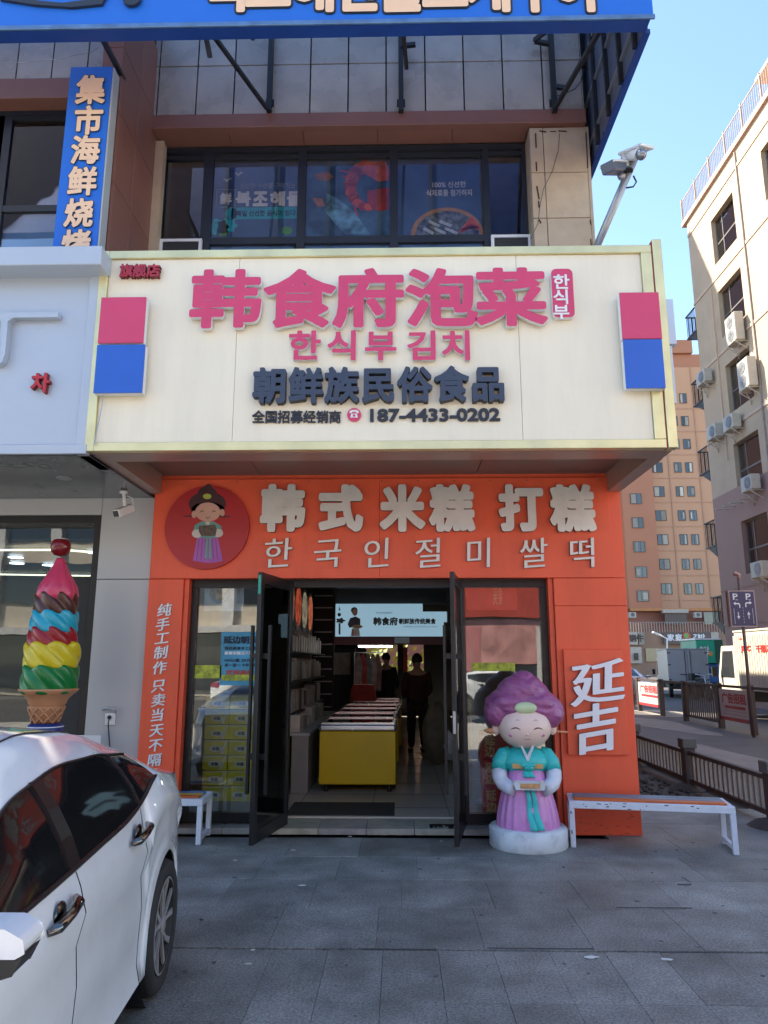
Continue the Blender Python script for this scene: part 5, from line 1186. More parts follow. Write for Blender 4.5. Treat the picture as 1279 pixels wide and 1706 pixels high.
def section(l):
    w_ = smt(W_T, l); bt = smt(BT_T, l); rf = max(smt(RF_T, l), bt+.012); xr = min(smt(XR_T, l), w_-.05)
    zb = .19
    for ax in (AX1, AX2):
        q = ARC**2-(l-ax)**2
        if q > 0: zb = max(zb, WZ+math.sqrt(q)-.01)
    if l < .25: zb = max(zb, .24)
    if l > 4.35: zb = max(zb, .19+(l-4.35)*.35)
    zs = [.19, .22, .30, .42, .55, .68, .79, .88]; xo = [-.022, .004, -.014, -.012, -.006, -.018, .008, -.018]
    pts = []
    flare = max(0, 1-abs(l-AX2)/.5)*.012+max(0, 1-abs(l-AX1)/.5)*.012
    for z_, x_ in zip(zs, xo):
        z = zb+(z_-.19)*(bt-zb)/(bt-.19)
        if zb > .25: x_ = max(x_, -.010)
        pts.append((w_+x_+flare, z if z_ != .19 else zb))
    crown = min(.05, (rf-bt)*.4); zr_ = rf-crown
    xb = w_-.045; pts.append((xb, bt))                      # 8 belt
    H = zr_-bt
    for k in range(1, 5):
        u = k/4; pts.append((xb+(xr-xb)*(u**1.08)+.022*math.sin(math.pi*u)*min(1, H/.3), bt+H*u))      # 9..12 rail
    for k in range(1, 5):
        u = k/4; pts.append((xr*(1-u), zr_+crown*math.sin(math.pi/2*u)**.8 if True else 0))
    return pts
LST = sorted(set([round(x*.045, 4) for x in range(0, 104)]+[4.64]+[AX1-ARC*math.cos(R(a)) for a in range(0, 181, 12)]+[AX2-ARC*math.cos(R(a)) for a in range(0, 181, 12)]+[1.451, 1.459, 2.275, 2.285, 3.145, 3.155]))
def cpt(l, j, dn=0.):
    return section(l)[j]
def car(label):
    t = thing('sedan', label, 'car', (0, 0, 0)); 
    PA = mat('pearl_white_paint', (.80, .82, .83), .20, 0, var=.02, coat=1.0, dirt=.10, grime=2.5); BK = mat('car_black_trim', (.01, .01, .011), .3); GCAR = mat('car_tinted_glass', (.009, .009, .010), .02, 0, var=0, coat=0, spec=.5)
    CHR = mat('chrome', (.17, .165, .16), .10, 1.0, var=.02); CHRD = mat('dark_chrome', (.10, .10, .10), .12, 1.0); RUB = mat('tyre_rubber', (.018, .018, .018), .75, bump=.3); RIM = mat('machined_rim', (.30, .29, .285), .35, .3); RIMD = mat('rim_black', (.008, .008, .008), .6); TL = mat('tail_lamp_red', (.22, .008, .006), .12, coat=1)
    S = [section(l) for l in LST]; NJ = len(S[0])
    regions = {}
    def reg(i, j, side):
        l = (LST[i]+LST[i+1])/2
        if j >= 8 and j < 11:       # greenhouse side
            if 1.40 < l < 3.44: return 'side_window'
            return 'body'
        if j in (11, 12): return 'body'
        if j >= 13:
            if 1.28 < l < 2.02: return 'windscreen'
            if 3.22 < l < 4.02: return 'rear_window'
            if l >= 2.02 and l <= 3.22: return 'roof'
            return 'bonnet' if l < 1.28 else 'boot_lid'
        if l > 4.30 and j in (6, 7): return 'tail_lamp'
        if l < .35 and j in (5, 6): return 'headlight'
        for a, b in ((1.459, 2.275), (2.285, 3.145)):
            if a < l < b and 1 <= j: return 'door_%d' % (0 if a < 2 else 1)
        if (1.451 < l < 1.459 or 2.275 < l < 2.285 or 3.145 < l < 3.155) and j >= 1 and j < 8: return 'gap'
        return 'body'
    acc = {}
    for side in (1, -1):
        for i in range(len(LST)-1):
            for j in range(NJ-1):
                rg = reg(i, j, side)
                a = S[i][j]; b = S[i+1][j]; c = S[i+1][j+1]; d = S[i][j+1]
                y0 = LST[i]-2.32; y1 = LST[i+1]-2.32
                q = [(side*a[0], y0, a[1]), (side*b[0], y1, b[1]), (side*c[0], y1, c[1]), (side*d[0], y0, d[1])]
                if side < 0: q = q[::-1]
                if rg == 'gap':
                    q = [(x*.985, y, z) for x, y, z in q]
                if rg in ('side_window', 'door_0', 'door_1', 'tail_lamp', 'headlight', 'gap'): rg = rg+('+' if side > 0 else '-')
                acc.setdefault(rg, []).append(q)
    for e_, l in ((0, 0), (1, len(LST)-1)):
        s = S[l]; y = LST[l]-2.32+(.012 if e_ else -.012); poly = [(x, y, z) for x, z in s]+[(-x, y, z) for x, z in s[::-1][1:]]
        acc['body'].append(poly)
    parts = {}
    for rg, qs in acc.items():
        m_ = MB(); base_n = rg.rstrip('+-'); nm = {'door_0': 'door', 'door_1': 'door', 'gap': 'door_gap'}.get(base_n, base_n)
        for q in qs: m_.add(q, [tuple(range(len(q)))])
        mt = {'side_window': GCAR, 'windscreen': GCAR, 'rear_window': GCAR, 'tail_lamp': TL, 'headlight': LIPW, 'door_gap': BK}.get(nm, PA)
        o = m_.build(nm, mt, t, True); parts[rg] = o
        if nm in ('side_window', 'windscreen', 'rear_window'): pass
    # dark trim band round the side glass, pillars
    for side in (1, -1):
        sgn = '+' if side > 0 else '-'
        tb = []
        ls = [l for l in LST if 1.42 <= l <= 3.45]
        top = [(side*(section(l)[11][0]+.004), l-2.32, section(l)[11][1]) for l in ls]; bot = [(side*(section(l)[8][0]+.004), l-2.32, section(l)[8][1]) for l in ls]
        MB().tube(top, .007, 6).tube(bot, .010, 6).build('window_trim', BK, parts['side_window'+sgn], True)
        for l, wd in ((2.28, .055), (3.15, .022)):
            pm_ = MB()
            for k in range(8, 11):
                a, b = section(l)[k], section(l)[k+1]; pm_.beam((side*(a[0]+.0), l-2.32+(k-8)*.004, a[1]), (side*(b[0]+.0), l-2.32+(k-7)*.004, b[1]), wd*2 if l < 3 else wd, .012, up=(side, 0, 0))
            pm_.build('window_pillar', BK, parts['side_window'+sgn])
        for di, (lh) in enumerate((2.06, 3.02)):
            z = smt(BT_T, lh)-.085; x = smt(W_T, lh)-.006; y = lh-2.32
            d_ = parts['door_%d%s' % (di, sgn)]
            MB().ell((side*(x-.004), y, z), (.014, .055, .044), 24, 14).build('handle_bowl', CHRD, d_, True)
            MB().tube([(side*(x+.004), y-.118, z-.016), (side*(x+.026), y-.085, z-.010), (side*(x+.036), y, z+.004), (side*(x+.030), y+.085, z+.016), (side*(x+.006), y+.122, z+.022)], [.012, .018, .017, .019, .012], 14).build('handle', CHR, d_, True)
        # mirror
        mx, my, mz = side*.965, 1.36-2.32, 1.0
        def mpoly(p_): return [(side*u, mz+v) for u, v in p_]
        MB().prism(mpoly([(.875, .0), (.885, .038), (.93, .062), (1.02, .060), (1.065, .036), (1.072, .006), (1.05, -.006)]), my-.07, my+.05).build('mirror', PA, t, bevel=.024, seg=5)
        MB().prism(mpoly([(.88, -.004), (1.05, -.010), (1.066, .0), (1.045, -.045), (.98, -.062), (.90, -.055)]), my-.062, my+.045).tube([(side*.90, my, mz-.04), (side*.82, my, mz-.085)], [.028, .035], 10).build('mirror_base', BK, t, bevel=.010, seg=3)
        # wheels
        for ax in (AX1, AX2):
            wx = side*.815; y = ax-2.32
            wl = bpy.data.objects.new('wheel', None); COL.objects.link(wl); wl.parent = t; wl.location = (wx, y, WZ); WP[wl.name] = Vector((wx, y, WZ))
            r0, r1 = .228, .318; s_ = side
            MB().lathe([(r0, -.085*s_), (r0+.02, -.10*s_), (r1-.03, -.108*s_), (r1-.008, -.095*s_), (r1, -.07*s_), (r1, .07*s_), (r1-.008, .092*s_), (r1-.03, .105*s_), (r0+.02, .102*s_), (r0, .09*s_)], (wx, y, WZ), 56, axis='x', cap=False).build('tyre', RUB, wl, True)
            MB().lathe([(r0+.002, .096*s_), (r0-.008, .098*s_), (r0-.018, .085*s_), (r0-.02, .03*s_), (.10, .02*s_), (.0, .02*s_)], (wx, y, WZ), 48, axis='x', cap=False).build('rim', RIMD, wl, True)
            MB().lathe([(r0+.001, .0985*s_), (r0-.009, .1005*s_)], (wx, y, WZ), 48, axis='x', cap=False).build('rim_edge', RIM, wl)
            sp = MB()
            for k in range(5):
                for q in (-1, 1):
                    a0 = 2*math.pi*k/5+q*.13+.2; a1 = 2*math.pi*k/5+q*.30+.30
                    def pp(r, a, w__): return (wx+w__*s_, y+r*math.cos(a), WZ+r*math.sin(a))
                    V = []
                    for (r, a, hw, dp) in ((.035, a0, .013, .085), (.13, (a0+a1)/2, .012, .088), (.218, a1, .017, .094)):
                        tx = (-math.sin(a), math.cos(a))
                        for sd, dd in ((-1, 0), (1, 0), (1, -.012), (-1, -.012)):
                            V.append((wx+(dp+dd)*s_, y+r*math.cos(a)+tx[0]*hw*sd, WZ+r*math.sin(a)+tx[1]*hw*sd))
                    F = [(0, 1, 2, 3), (8, 11, 10, 9)]
                    for i in range(2):
                        for kk in range(4): F.append((i*4+kk, i*4+(kk+1) % 4, (i+1)*4+(kk+1) % 4, (i+1)*4+kk))
                    sp.add(V, F)
            sp.lathe([(.045, .05*s_), (.045, .092*s_), (.03, .098*s_)], (wx, y, WZ), 24, axis='x'); sp.build('spokes', RIM, wl)
        for ax in (AX1, AX2):
            MB().lathe([(ARC-.004, -.30*side), (ARC-.004, .055*side)], (side*.83, ax-2.32, WZ), 40, axis='x', cap=False).build('wheel_arch_liner', BK, t, True)
        # charging/fuel flap crease
    MB().box(-.80, .80, -1.0, .95, .16, .24).build('underside', BK, t); MB().box(-.55, .55, -1.9, 2.1, .22, .5).build('chassis', BK, t)
    MB().tube([(.60*math.cos(R(a))*1.0, 0, 0) for a in (0,)]+[(0, 0, 0.01)], .001, 3) if False else None
    for s_ in (-1, 1):
        MB().tube([(s_*.50, l-2.32, section(l)[13][1]-.0 if False else section(l)[12][1]+.018) for l in np.linspace(2.0, 3.3, 14)], .004, 5).build('roof_groove', BK, t)
    return t
mc = car('white fastback saloon car parked tail towards the shop at the lower left')
# rear axle at world (-1.2-ish, 3.95); car turned a little so that its nose comes nearer
ang = R(5.0); axl = Vector((.90, AX2-2.32, 0)); axw = Vector((-1.20, 3.97, 0))
rot = Matrix.Rotation(ang, 3, 'Z')*.95; mc.scale = (.95, .95, .95); mc.rotation_euler = (0, 0, ang); mc.location = axw-rot @ axl
for k, (x, y, rz, lab) in enumerate(((3.2, -8.5, 90, 'white saloon car parked across the plaza behind the viewer, nearest the middle'), (-3.6, -8.9, 92, 'white saloon car parked across the plaza behind the viewer, farther left'), (9.5, -8.6, 88, 'white saloon car parked across the plaza behind the viewer, farther right'))):
    dup(mc, (x, y, 0), R(rz), lab, scale=(1, 1, 1))
# ------------------------------------------------------------------ camera arm on the corner
t = thing('camera_arm', 'grey pole slanting up from behind the cream sign with two security cameras', 'camera pole', P(996, 410, 7.4))
A0 = P(990, 420, 7.4); A1 = P(1058, 262, 6.9)
MB().tube([A0+(A0-A1)*.3, A1], .042, 20).build('pole', STEELG, t, True)
c1 = P(1050, 258, 6.85)
MB().beam(P(1040, 259, 7.0), P(1079, 243, 6.65), .17, .03).build('sun_shield', WHITEP, t, bevel=.006)
MB().tube([P(1042, 262, 7.0), P(1068, 255, 6.70)], .055, 20).build('camera_body', WHITEP, t, True)
MB().ell(P(1068, 257, 6.68), (.058, .058, .062), 20, 12).build('lens', mat('lens_dome', (.25, .27, .3), .08, .6), t, True)
MB().box(*[v for pair in zip(P(1040, 268, 6.95)-Vector((.03, .03, .08)), P(1040, 268, 6.95)+Vector((.06, .03, .10))) for v in pair]).build('bracket', WHITEP, t, bevel=.005)
MB().beam(P(1012, 279, 6.75), P(1040, 280, 7.05), .15, .11).build('camera_body', mat('dark_camera', (.10, .12, .17), .4), t, bevel=.01)
MB().beam(P(1011, 273, 6.74), P(1043, 275, 7.07), .18, .02).build('sun_shield', WHITEP, t)
MB().ell(P(1036, 292, 7.0), (.05, .05, .06), 16, 10).build('bracket_joint', STEELG, t, True)
MB().tube([P(1040, 258, 6.95), P(1034, 268, 6.95), P(1032, 282, 6.95)], .008, 6).tube([P(1055, 293, 6.95), P(1060, 303, 6.95), P(1055, 311, 6.95), P(1043, 313, 6.95)], .009, 6).build('cable', BLACKP, t, True)
MB().lathe([(.047, 0), (.047, .02)], P(1047, 286, 6.93), 18).build('clamp', STEELB, t)

# ------------------------------------------------------------------ fences
FB = mat('fence_brown', (.075, .055, .05), .6, var=.15, dirt=.15); FT = mat('fence_tan', (.30, .27, .24), .6, var=.15)
def fence_low(label, x, y0, y1, h, n, group):
    t = thing('low_fence', label, 'fence', (x, (y0+y1)/2, 0), group)
    MB().box(x-.035, x+.035, y0, y1, h-.05, h).build('top_rail', FB, t, bevel=.006); MB().box(x-.03, x+.03, y0, y1, .08, .13).build('bottom_rail', FB, t)
    p0 = None
    for i in range(n):
        y = y0+.06+(y1-y0-.12)*i/(n-1)
        if p0 is None: p0 = MB().box(x-.012, x+.012, y-.022, y+.022, .131, h-.051).build('picket', FT, t)
        else: mcopy(p0, (x, y, (.131+h-.051)/2), t)
    return t
XF = 3.72
pyd = [5.55, 7.72, 9.9, 12.1, 14.3]
for i in range(4):
    fence_low('%s panel of the low brown picket fence beside the dirt strip' % ('nearest', 'second', 'third', 'farthest')[i], XF, pyd[i]+.09, pyd[i+1]-.09, .475, 16, 'low brown fence panels')
for i in range(5):
    t = thing('fence_post', 'thick square %s post of the low brown fence' % ('nearest', 'second', 'third', 'fourth', 'farthest')[i], 'post', (XF, pyd[i], 0), 'posts of the low brown fence')
    MB().box(XF-.07, XF+.07, pyd[i]-.07, pyd[i]+.07, .0, .50).build('shaft', FB, t, bevel=.006); MB().box(XF-.09, XF+.09, pyd[i]-.09, pyd[i]+.09, .501, .62).build('cap', mat('post_cap', (.11, .105, .10), .7), t, bevel=.008)
    MB().lathe([(.26, 0), (.18, .05), (.0, .09)], (XF-.02, pyd[i], 0), 14, cap=False).build('base_mound', DIRT, t)
XM = 7.85
fy = [13.6, 15.1, 16.9, 18.55, 20.8, 22.6, 24.7, 27.0]
kinds = ['p', 'gap', 'b', 'p', 'gap2', 'b2', 'p']
AD = mat('advert_pale', (.55, .50, .48), .5, var=.06); ADR = mat('advert_red', (.38, .03, .04), .5)
HF = 1.04
for i, (a, b) in enumerate(zip(fy, fy[1:])):
    nm = ('first', 'second', 'third', 'fourth', 'fifth', 'sixth', 'seventh')[i]
    if kinds[i][0] in 'pg':
        t = thing('railing_fence', '%s railing panel from the right of the brown driveway fence' % nm, 'fence', (XM, (a+b)/2, 0), 'driveway fence panels')
        MB().box(XM-.03, XM+.03, a+.07, b-.07, HF-.06, HF).build('top_rail', FB, t)
        if kinds[i][0] == 'p':
            MB().box(XM-.025, XM+.025, a+.07, b-.07, .12, .18).build('bottom_rail', FB, t); n = int((b-a)/.14); p0 = None
            for k in range(n):
                y = a+.12+(b-a-.24)*k/(n-1)
                if p0 is None: p0 = MB().box(XM-.012, XM+.012, y-.02, y+.02, .181, HF-.061).build('bar', FB, t)
                else: mcopy(p0, (XM, y, (.181+HF-.061)/2), t)
    else:
        t = thing('fence_advert', ('nearer pale advertisement board with red characters fixed in the fence' if kinds[i] == 'b' else 'farther pale advertisement board with red characters standing in the fence'), 'advert board', (XM, (a+b)/2, 0), 'advert boards in the driveway fence')
        bo = MB().box(XM-.035, XM-.02, a+.07, b-.07, .22, HF-.10).build('board', AD, t)
        MB().box(XM-.04, XM-.036, a+.07, b-.07, .22, .30).build('red_stripe', ADR, t); MB().box(XM-.03, XM+.03, a+.06, b-.06, HF-.06, HF).build('top_rail', FB, t)
        L_ = (b-a)
        for k, ch in enumerate('广告招租'):
            me, dims = glyph(ch, .05, (ADR,)); o = bpy.data.objects.new('letter', me); COL.objects.link(o); place(o, (XM-.037, b-.07-L_*.18-k*L_*.19, .74), t); o.scale = (L_*.19, .002, .24); o.rotation_euler = (0, 0, R(-90))
        MB().box(XM-.0375, XM-.0355, a+.25, b-.35, .50, .57).build('phone_stripe', ADR, t)
        for k in range(2): MB().box(XM-.0372, XM-.0356, a+.2, b-.25, .44-.07*k, .452-.07*k).build('text_line', mat('advert_line', (.35, .22, .2), .5), t)
for i, y in enumerate(fy):
    tag(MB().box(XM-.06, XM+.06, y-.06, y+.06, 0, HF+.03).build('fence_post', FB, bevel=.006), 'square brown post number %s from the right in the driveway fence' % ('one', 'two', 'three', 'four', 'five', 'six', 'seven', 'eight')[i], 'post', 'posts of the driveway fence')
# ------------------------------------------------------------------ parking direction sign
PXX, PYY = 7.60, 16.4
ps = thing('parking_sign', 'purple parking direction sign with two P symbols and white arrows on a tall pole', 'road sign', (PXX, PYY, 0))
MB().tube([(PXX, PYY, 0), (PXX, PYY, 3.42)], .035, 16).build('pole', mat('brown_pole', (.16, .11, .10), .5, var=.2), ps, True)
MB().tube([(PXX, PYY, 3.40), (PXX, PYY-.02, 3.5), (PXX-.08, PYY-.05, 3.53), (PXX-.1, PYY-.08, 3.50)], [.035, .04, .035, .045], 12).build('lamp_head', mat('pink_paint', (.5, .33, .30), .5), ps, True)
a = P(1213, 984, PYY-.06); b = P(1262, 1044, PYY-.06)
PUR = mat('sign_purple', (.055, .045, .12), .45); 
bo = MB().box(a.x, b.x, PYY-.06, PYY-.045, b.z, a.z).build('panel', mat('sign_edge', (.55, .42, .38), .4), ps)
MB().box(a.x+.018, b.x-.018, PYY-.066, PYY-.0601, b.z+.018, a.z-.018).build('panel_face', PUR, ps)
MB().box(a.x-.02, a.x-.001, PYY-.05, PYY+.06, b.z, a.z).build('side_return', mat('sign_side', (.22, .10, .08), .5), ps)
YQ = PYY-.068
def sg(pts, nm='arrow'): MB().prism([(a.x+(b.x-a.x)*u, a.z+(b.z-a.z)*v_) for u, v_ in pts], YQ-.002, YQ).build(nm, W1, ps)
for u in (.24, .74):
    me, dims = glyph('P', .02, (W1,), 0, 3, False); o = bpy.data.objects.new('letter', me); COL.objects.link(o); place(o, (a.x+(b.x-a.x)*u, YQ-.003, a.z+(b.z-a.z)*.17), ps); o.scale = (.11/dims[0], .002, .14/dims[1])
    sg([(u+.0, .25), (u+.09, .25), (u+.09, .265), (u, .265)], 'underline')
sg([(.14, .36), (.23, .31), (.23, .345), (.36, .345), (.40, .38), (.40, .48), (.36, .48), (.36, .385), (.23, .38), (.23, .41)]); sg([(.86, .34), (.77, .29), (.77, .325), (.64, .325), (.60, .36), (.60, .46), (.64, .46), (.64, .365), (.77, .36), (.77, .39)])
sg([(.30, .80), (.24, .71), (.285, .71), (.285, .60), (.315, .60), (.315, .71), (.36, .71)]); sg([(.70, .58), (.64, .67), (.685, .67), (.685, .78), (.715, .78), (.715, .67), (.76, .67)])
for u in (.14, .86): sg([(u, .50), (u+.012, .50), (u+.012, .92), (u, .92)], 'lane_line')
for k in range(6): sg([(.495, .46+k*.08), (.505, .46+k*.08), (.505, .50+k*.08), (.495, .50+k*.08)], 'lane_dash')

# ------------------------------------------------------------------ trucks
TC = mat('truck_cream', (.60, .55, .44), .5, var=.03, dirt=.1); TG = mat('truck_grey', (.36, .37, .38), .45, var=.06, dirt=.15); TRB = mat('truck_black', (.02, .02, .02), .7); TGL = mat('truck_glass', (.03, .035, .04), .05, coat=.5); REDT = mat('truck_red_text', (.40, .02, .015), .5)
def wheels(t, xs, ys, r, wd=.2):
    for x in xs:
        for y in ys:
            MB().lathe([(r*.5, -wd/2), (r, -wd/2+.03), (r, wd/2-.03), (r*.5, wd/2)], (x, y, r), 24, axis='x').build('wheel', TRB, t, True)
def box_truck(label, body, cabm, L_, W_, z0, z1, ribs=True, cab_len=1.5, cab_h=2.05):
    """box from y=0 to L_, cab beyond; driving direction +Y"""
    t = thing('box_truck', label, 'truck', (0, 0, 0))
    bx = MB().box(-W_/2, W_/2, 0, L_, z0, z1).build('cargo_box', body, t, bevel=.02)
    for s_ in (-1, 1):
        n = int(L_/.14)
        if ribs:
            m_ = MB()
            for k in range(n): m_.box(s_*(W_/2+.001), s_*(W_/2+.014), .12+k*.14, .19+k*.14, z0+.1, z1-.1)
            m_.build('side_rib', body, bx)
    MB().box(-W_/2-.02, W_/2+.02, -.02, L_+.02, z1+.001, z1+.05).build('roof_edge', body, t)
    cb = MB().prism([(L_+.08, z0-.35), (L_+cab_len, z0-.35), (L_+cab_len+.04, z0+.35), (L_+cab_len-.30, cab_h), (L_+.10, cab_h)], -W_/2+.12, W_/2-.12, plane='yz').build('cab', cabm, t, bevel=.05, seg=3)
    for s_ in (-1, 1): MB().prism([(L_+.45, z0+.33), (L_+cab_len-.10, z0+.33), (L_+cab_len-.36, cab_h-.15), (L_+.45, cab_h-.15)], s_*(W_/2-.12)-.004, s_*(W_/2-.12)+.004, plane='yz').build('window', TGL, t)
    MB().box(-W_/2+.2, W_/2-.2, L_+cab_len+.0, L_+cab_len+.02, z0+.4, cab_h-.4).build('windscreen', TGL, t)
    for s_ in (-1, 1): MB().box(s_*(W_/2-.02), s_*(W_/2+.14), L_+cab_len-.12, L_+cab_len-.06, z0+.35, z0+.65).build('mirror', TRB, t)
    MB().box(-W_/2+.3, W_/2-.3, .05, L_+cab_len-.1, z0-.28, z0-.002).build('chassis', TRB, t)
    wheels(t, (-W_/2+.2, W_/2-.2), (L_*.25, L_+cab_len*.55), .36)
    for d_ in (-1, 1):
        dd = MB().box(d_*.01, d_*(W_/2-.02), -.03, -.001, z0+.03, z1-.03).build('rear_door', body, t, bevel=.006)
        MB().box(d_*.12, d_*.14, -.055, -.031, z0+.05, z1-.05).build('lock_bar', TRB, dd); MB().box(d_*.08, d_*.42, -.06, -.056, z0+.42, z0+.46).build('latch', TRB, dd)
        for zz_ in (.15, .9, 1.5): MB().box(d_*(W_/2-.14), d_*(W_/2-.01), -.045, -.031, z0+zz_, z0+zz_+.05).build('hinge', TRB, dd)
    MB().box(-W_/2+.1, W_/2-.1, -.04, .0, z0-.30, z0-.12).build('bumper', TRB, t)
    return t
ct1 = box_truck('cream box truck with red JMC lettering parked behind the parking sign', TC, TC, 4.2, 1.9, .78, 2.42, True)
XTK = 10.75; ct1.location = (XTK, 17.6, 0)
print3(ct1, 'JMC', (-.972, 3.50, 1.93), .20, [REDT], .06, .006, .60, R(-90)); print3(ct1, '千里江铃·品质卡车', (-.972, 1.75, 1.93), .20, [REDT], .045, .006, 2.3, R(-90))
print3(ct1, '江铃', (-.972, 3.75, 2.22), .05, [REDT], .02, .004, .2, R(-90))
for k in range(3): MB().box(-.94, -.93, 1.0, 2.4, .62-.10*k, .66-.10*k).build('side_guard', mat('guard_yellow', (.7, .5, .08), .5), ct1)
gt = box_truck('grey box truck with closed rear doors standing beyond the fence', TG, TG, 4.0, 1.95, .75, 2.45, False)
pg = P(1135, 1140, 33.0); gt.location = (pg.x+.35, 33.0, 0); gt.rotation_euler = (0, 0, R(-12)); gt.scale = (.86, .86, .86)
gtb = thing('blue_truck', 'small blue truck carrying a green and white box between the two larger trucks', 'truck', (P(1180, 1100, 36).x, 36, 0))
a, b = pr(1159, 1066, 1193, 1105, 36); MB().box(a.x, b.x, 36, 38, b.z, a.z).build('green_box', mat('box_green', (.02, .38, .24), .5, var=.1), gtb, bevel=.02); MB().box(a.x-.05, b.x+.3, 35.98, 38.1, a.z+.001, a.z+.08).build('box_lid', LIPW, gtb)
MB().box(b.x+.002, b.x+.4, 36.01, 38, b.z, a.z).build('dark_end', mat('dark_green', (.02, .10, .07), .5), gtb)
print3(gtb, '鲜', (a.x+.35, 35.98, (a.z+b.z)/2), .5, [LIPW], .03, .004); MB().lathe([(.12, 0), (.12, .01)], (b.x-.25, 35.985, (a.z+b.z)/2-.1), 16, axis='y').build('round_badge', mat('badge_orange', (.7, .3, .08), .5), gtb)
MB().box(a.x+.3, b.x+.2, 36.1, 38.5, .55, b.z-.001).build('cab', mat('truck_blue', (.05, .16, .45), .4), gtb, bevel=.05); MB().box(a.x+.6, b.x-.1, 36.08, 36.099, .95, b.z-.25).build('window', TGL, gtb)
wheels(gtb, (a.x+.45, b.x+.05), (36.4, 38.1), .32)
sc2 = dup(mc, (P(1058, 1120, 34).x-.62, 34.0, 0), 0, 'small white car beyond the fence at the edge of the orange front')
# motorcycle-like dark clutter between trucks
t = thing('motorcycle', 'dark motorcycle parked between the grey truck and the blue truck', 'motorcycle', (P(1168, 1130, 31).x, 31, 0))
mx_ = P(1168, 1130, 31).x
for yy_ in (30.4, 31.7): MB().lathe([(.20, -.05), (.30, -.04), (.30, .04), (.20, .05)], (mx_, yy_, .30), 20, axis='x').build('wheel', TRB, t, True)
MB().tube([(mx_, 30.45, .4), (mx_, 30.75, .75), (mx_, 31.4, .72), (mx_, 31.7, .35)], [.05, .14, .12, .05], 10).build('frame', TRB, t, True); MB().ell((mx_, 31.2, .85), (.14, .38, .09)).build('seat', TRB, t, True)
MB().tube([(mx_-.33, 30.75, 1.08), (mx_, 30.68, 1.0), (mx_+.33, 30.75, 1.08)], .025, 8).tube([(mx_, 30.5, .4), (mx_, 30.68, 1.0)], .03, 8).build('handlebar', STEELG, t, True)
MB().box(mx_-.2, mx_+.2, 31.5, 31.9, .8, 1.1).build('top_box', TRB, t, bevel=.03)

# ------------------------------------------------------------------ right-hand apartment block
XB = 12.4; YB0 = P(1143, 400, 28.3); YE = 28.3
RBE = mat('render_beige', (.45, .34, .235), .75, var=.06, scale=1.2, dirt=.12, grime=.8); RPK = mat('render_pinkbrown', (.29, .18, .15), .75, var=.06, scale=1.0, dirt=.1); RST = mat('string_course', (.50, .37, .27), .75, var=.05)
zsp = 7.85
ACD_ = mat('downpipe', (.30, .24, .20), .6, var=.2)
rb = thing('apartment_block', 'tall beige rendered apartment block with pink-brown lower floors at the right edge', 'apartment block', (XB+6, 22, 0))
wz = [5.6, 8.5, 11.6, 14.65, 17.7]; WH = .95; WY = [(24.25, 26.15), (20.2, 22.1)]
# wall strips leave real openings
def wallx(x0, x1, ya, yb, za, zb, holes, m, nm='wall'):
    ysc = sorted(set([ya, yb]+[v for h in holes for v in h[:2]])); zsc = sorted(set([za, zb]+[v for h in holes for v in h[2:]])); m_ = MB()
    for i in range(len(ysc)-1):
        for j in range(len(zsc)-1):
            cy, cz = (ysc[i]+ysc[i+1])/2, (zsc[j]+zsc[j+1])/2
            if any(h[0] < cy < h[1] and h[2] < cz < h[3] for h in holes): continue
            m_.box(x0, x1, ysc[i], ysc[i+1], zsc[j], zsc[j+1])
    return m_.build(nm, m, rb)
hol = [(y0, y1, z-WH, z+WH) for z in wz for (y0, y1) in WY]
wallx(XB, XB+.22, 12, YE, 0, zsp, [h for h in hol if h[3] < zsp], RPK)
hol2 = [(h[0], h[1], max(h[2], zsp+.001) if h[2] < zsp < h[3] else h[2], h[3]) for h in hol if h[3] > zsp]
wallx(XB, XB+.22, 12, YE, zsp, 20.0, hol2, RBE)
MB().box(XB+.25, 26, 12, YE-.01, 0, 19.9).build('core', mat('inner_dark', (.05, .045, .04), .8), rb)
MB().box(XB+.221, 26, YE, YE+.2, 0, 20.0).build('end_wall', RBE, rb)
MB().box(XB-.10, 26, 12, YE+.35, 20.0, 20.22).build('cornice', mat('cornice_pink', (.52, .33, .26), .7, var=.1), rb, bevel=.01)
for z in (10.05, 13.1, 16.15, 19.3): MB().box(XB-.03, XB-.001, 12, YE, z, z+.12).build('string_course', RST, rb)
MB().box(XB-.02, XB-.001, 12, YE, 2.9, 3.0).box(XB-.02, XB-.001, 12, YE, 4.2, 4.24).build('string_course', RPK, rb)
CUR = mat('curtain', (.55, .57, .52), .8, var=.3, scale=3); AFR = mat('window_aluminium', (.16, .14, .13), .5, .3); GLR = glass('flat_glass', (.8, .88, .85), 1.5, .22, .1)
wf = None
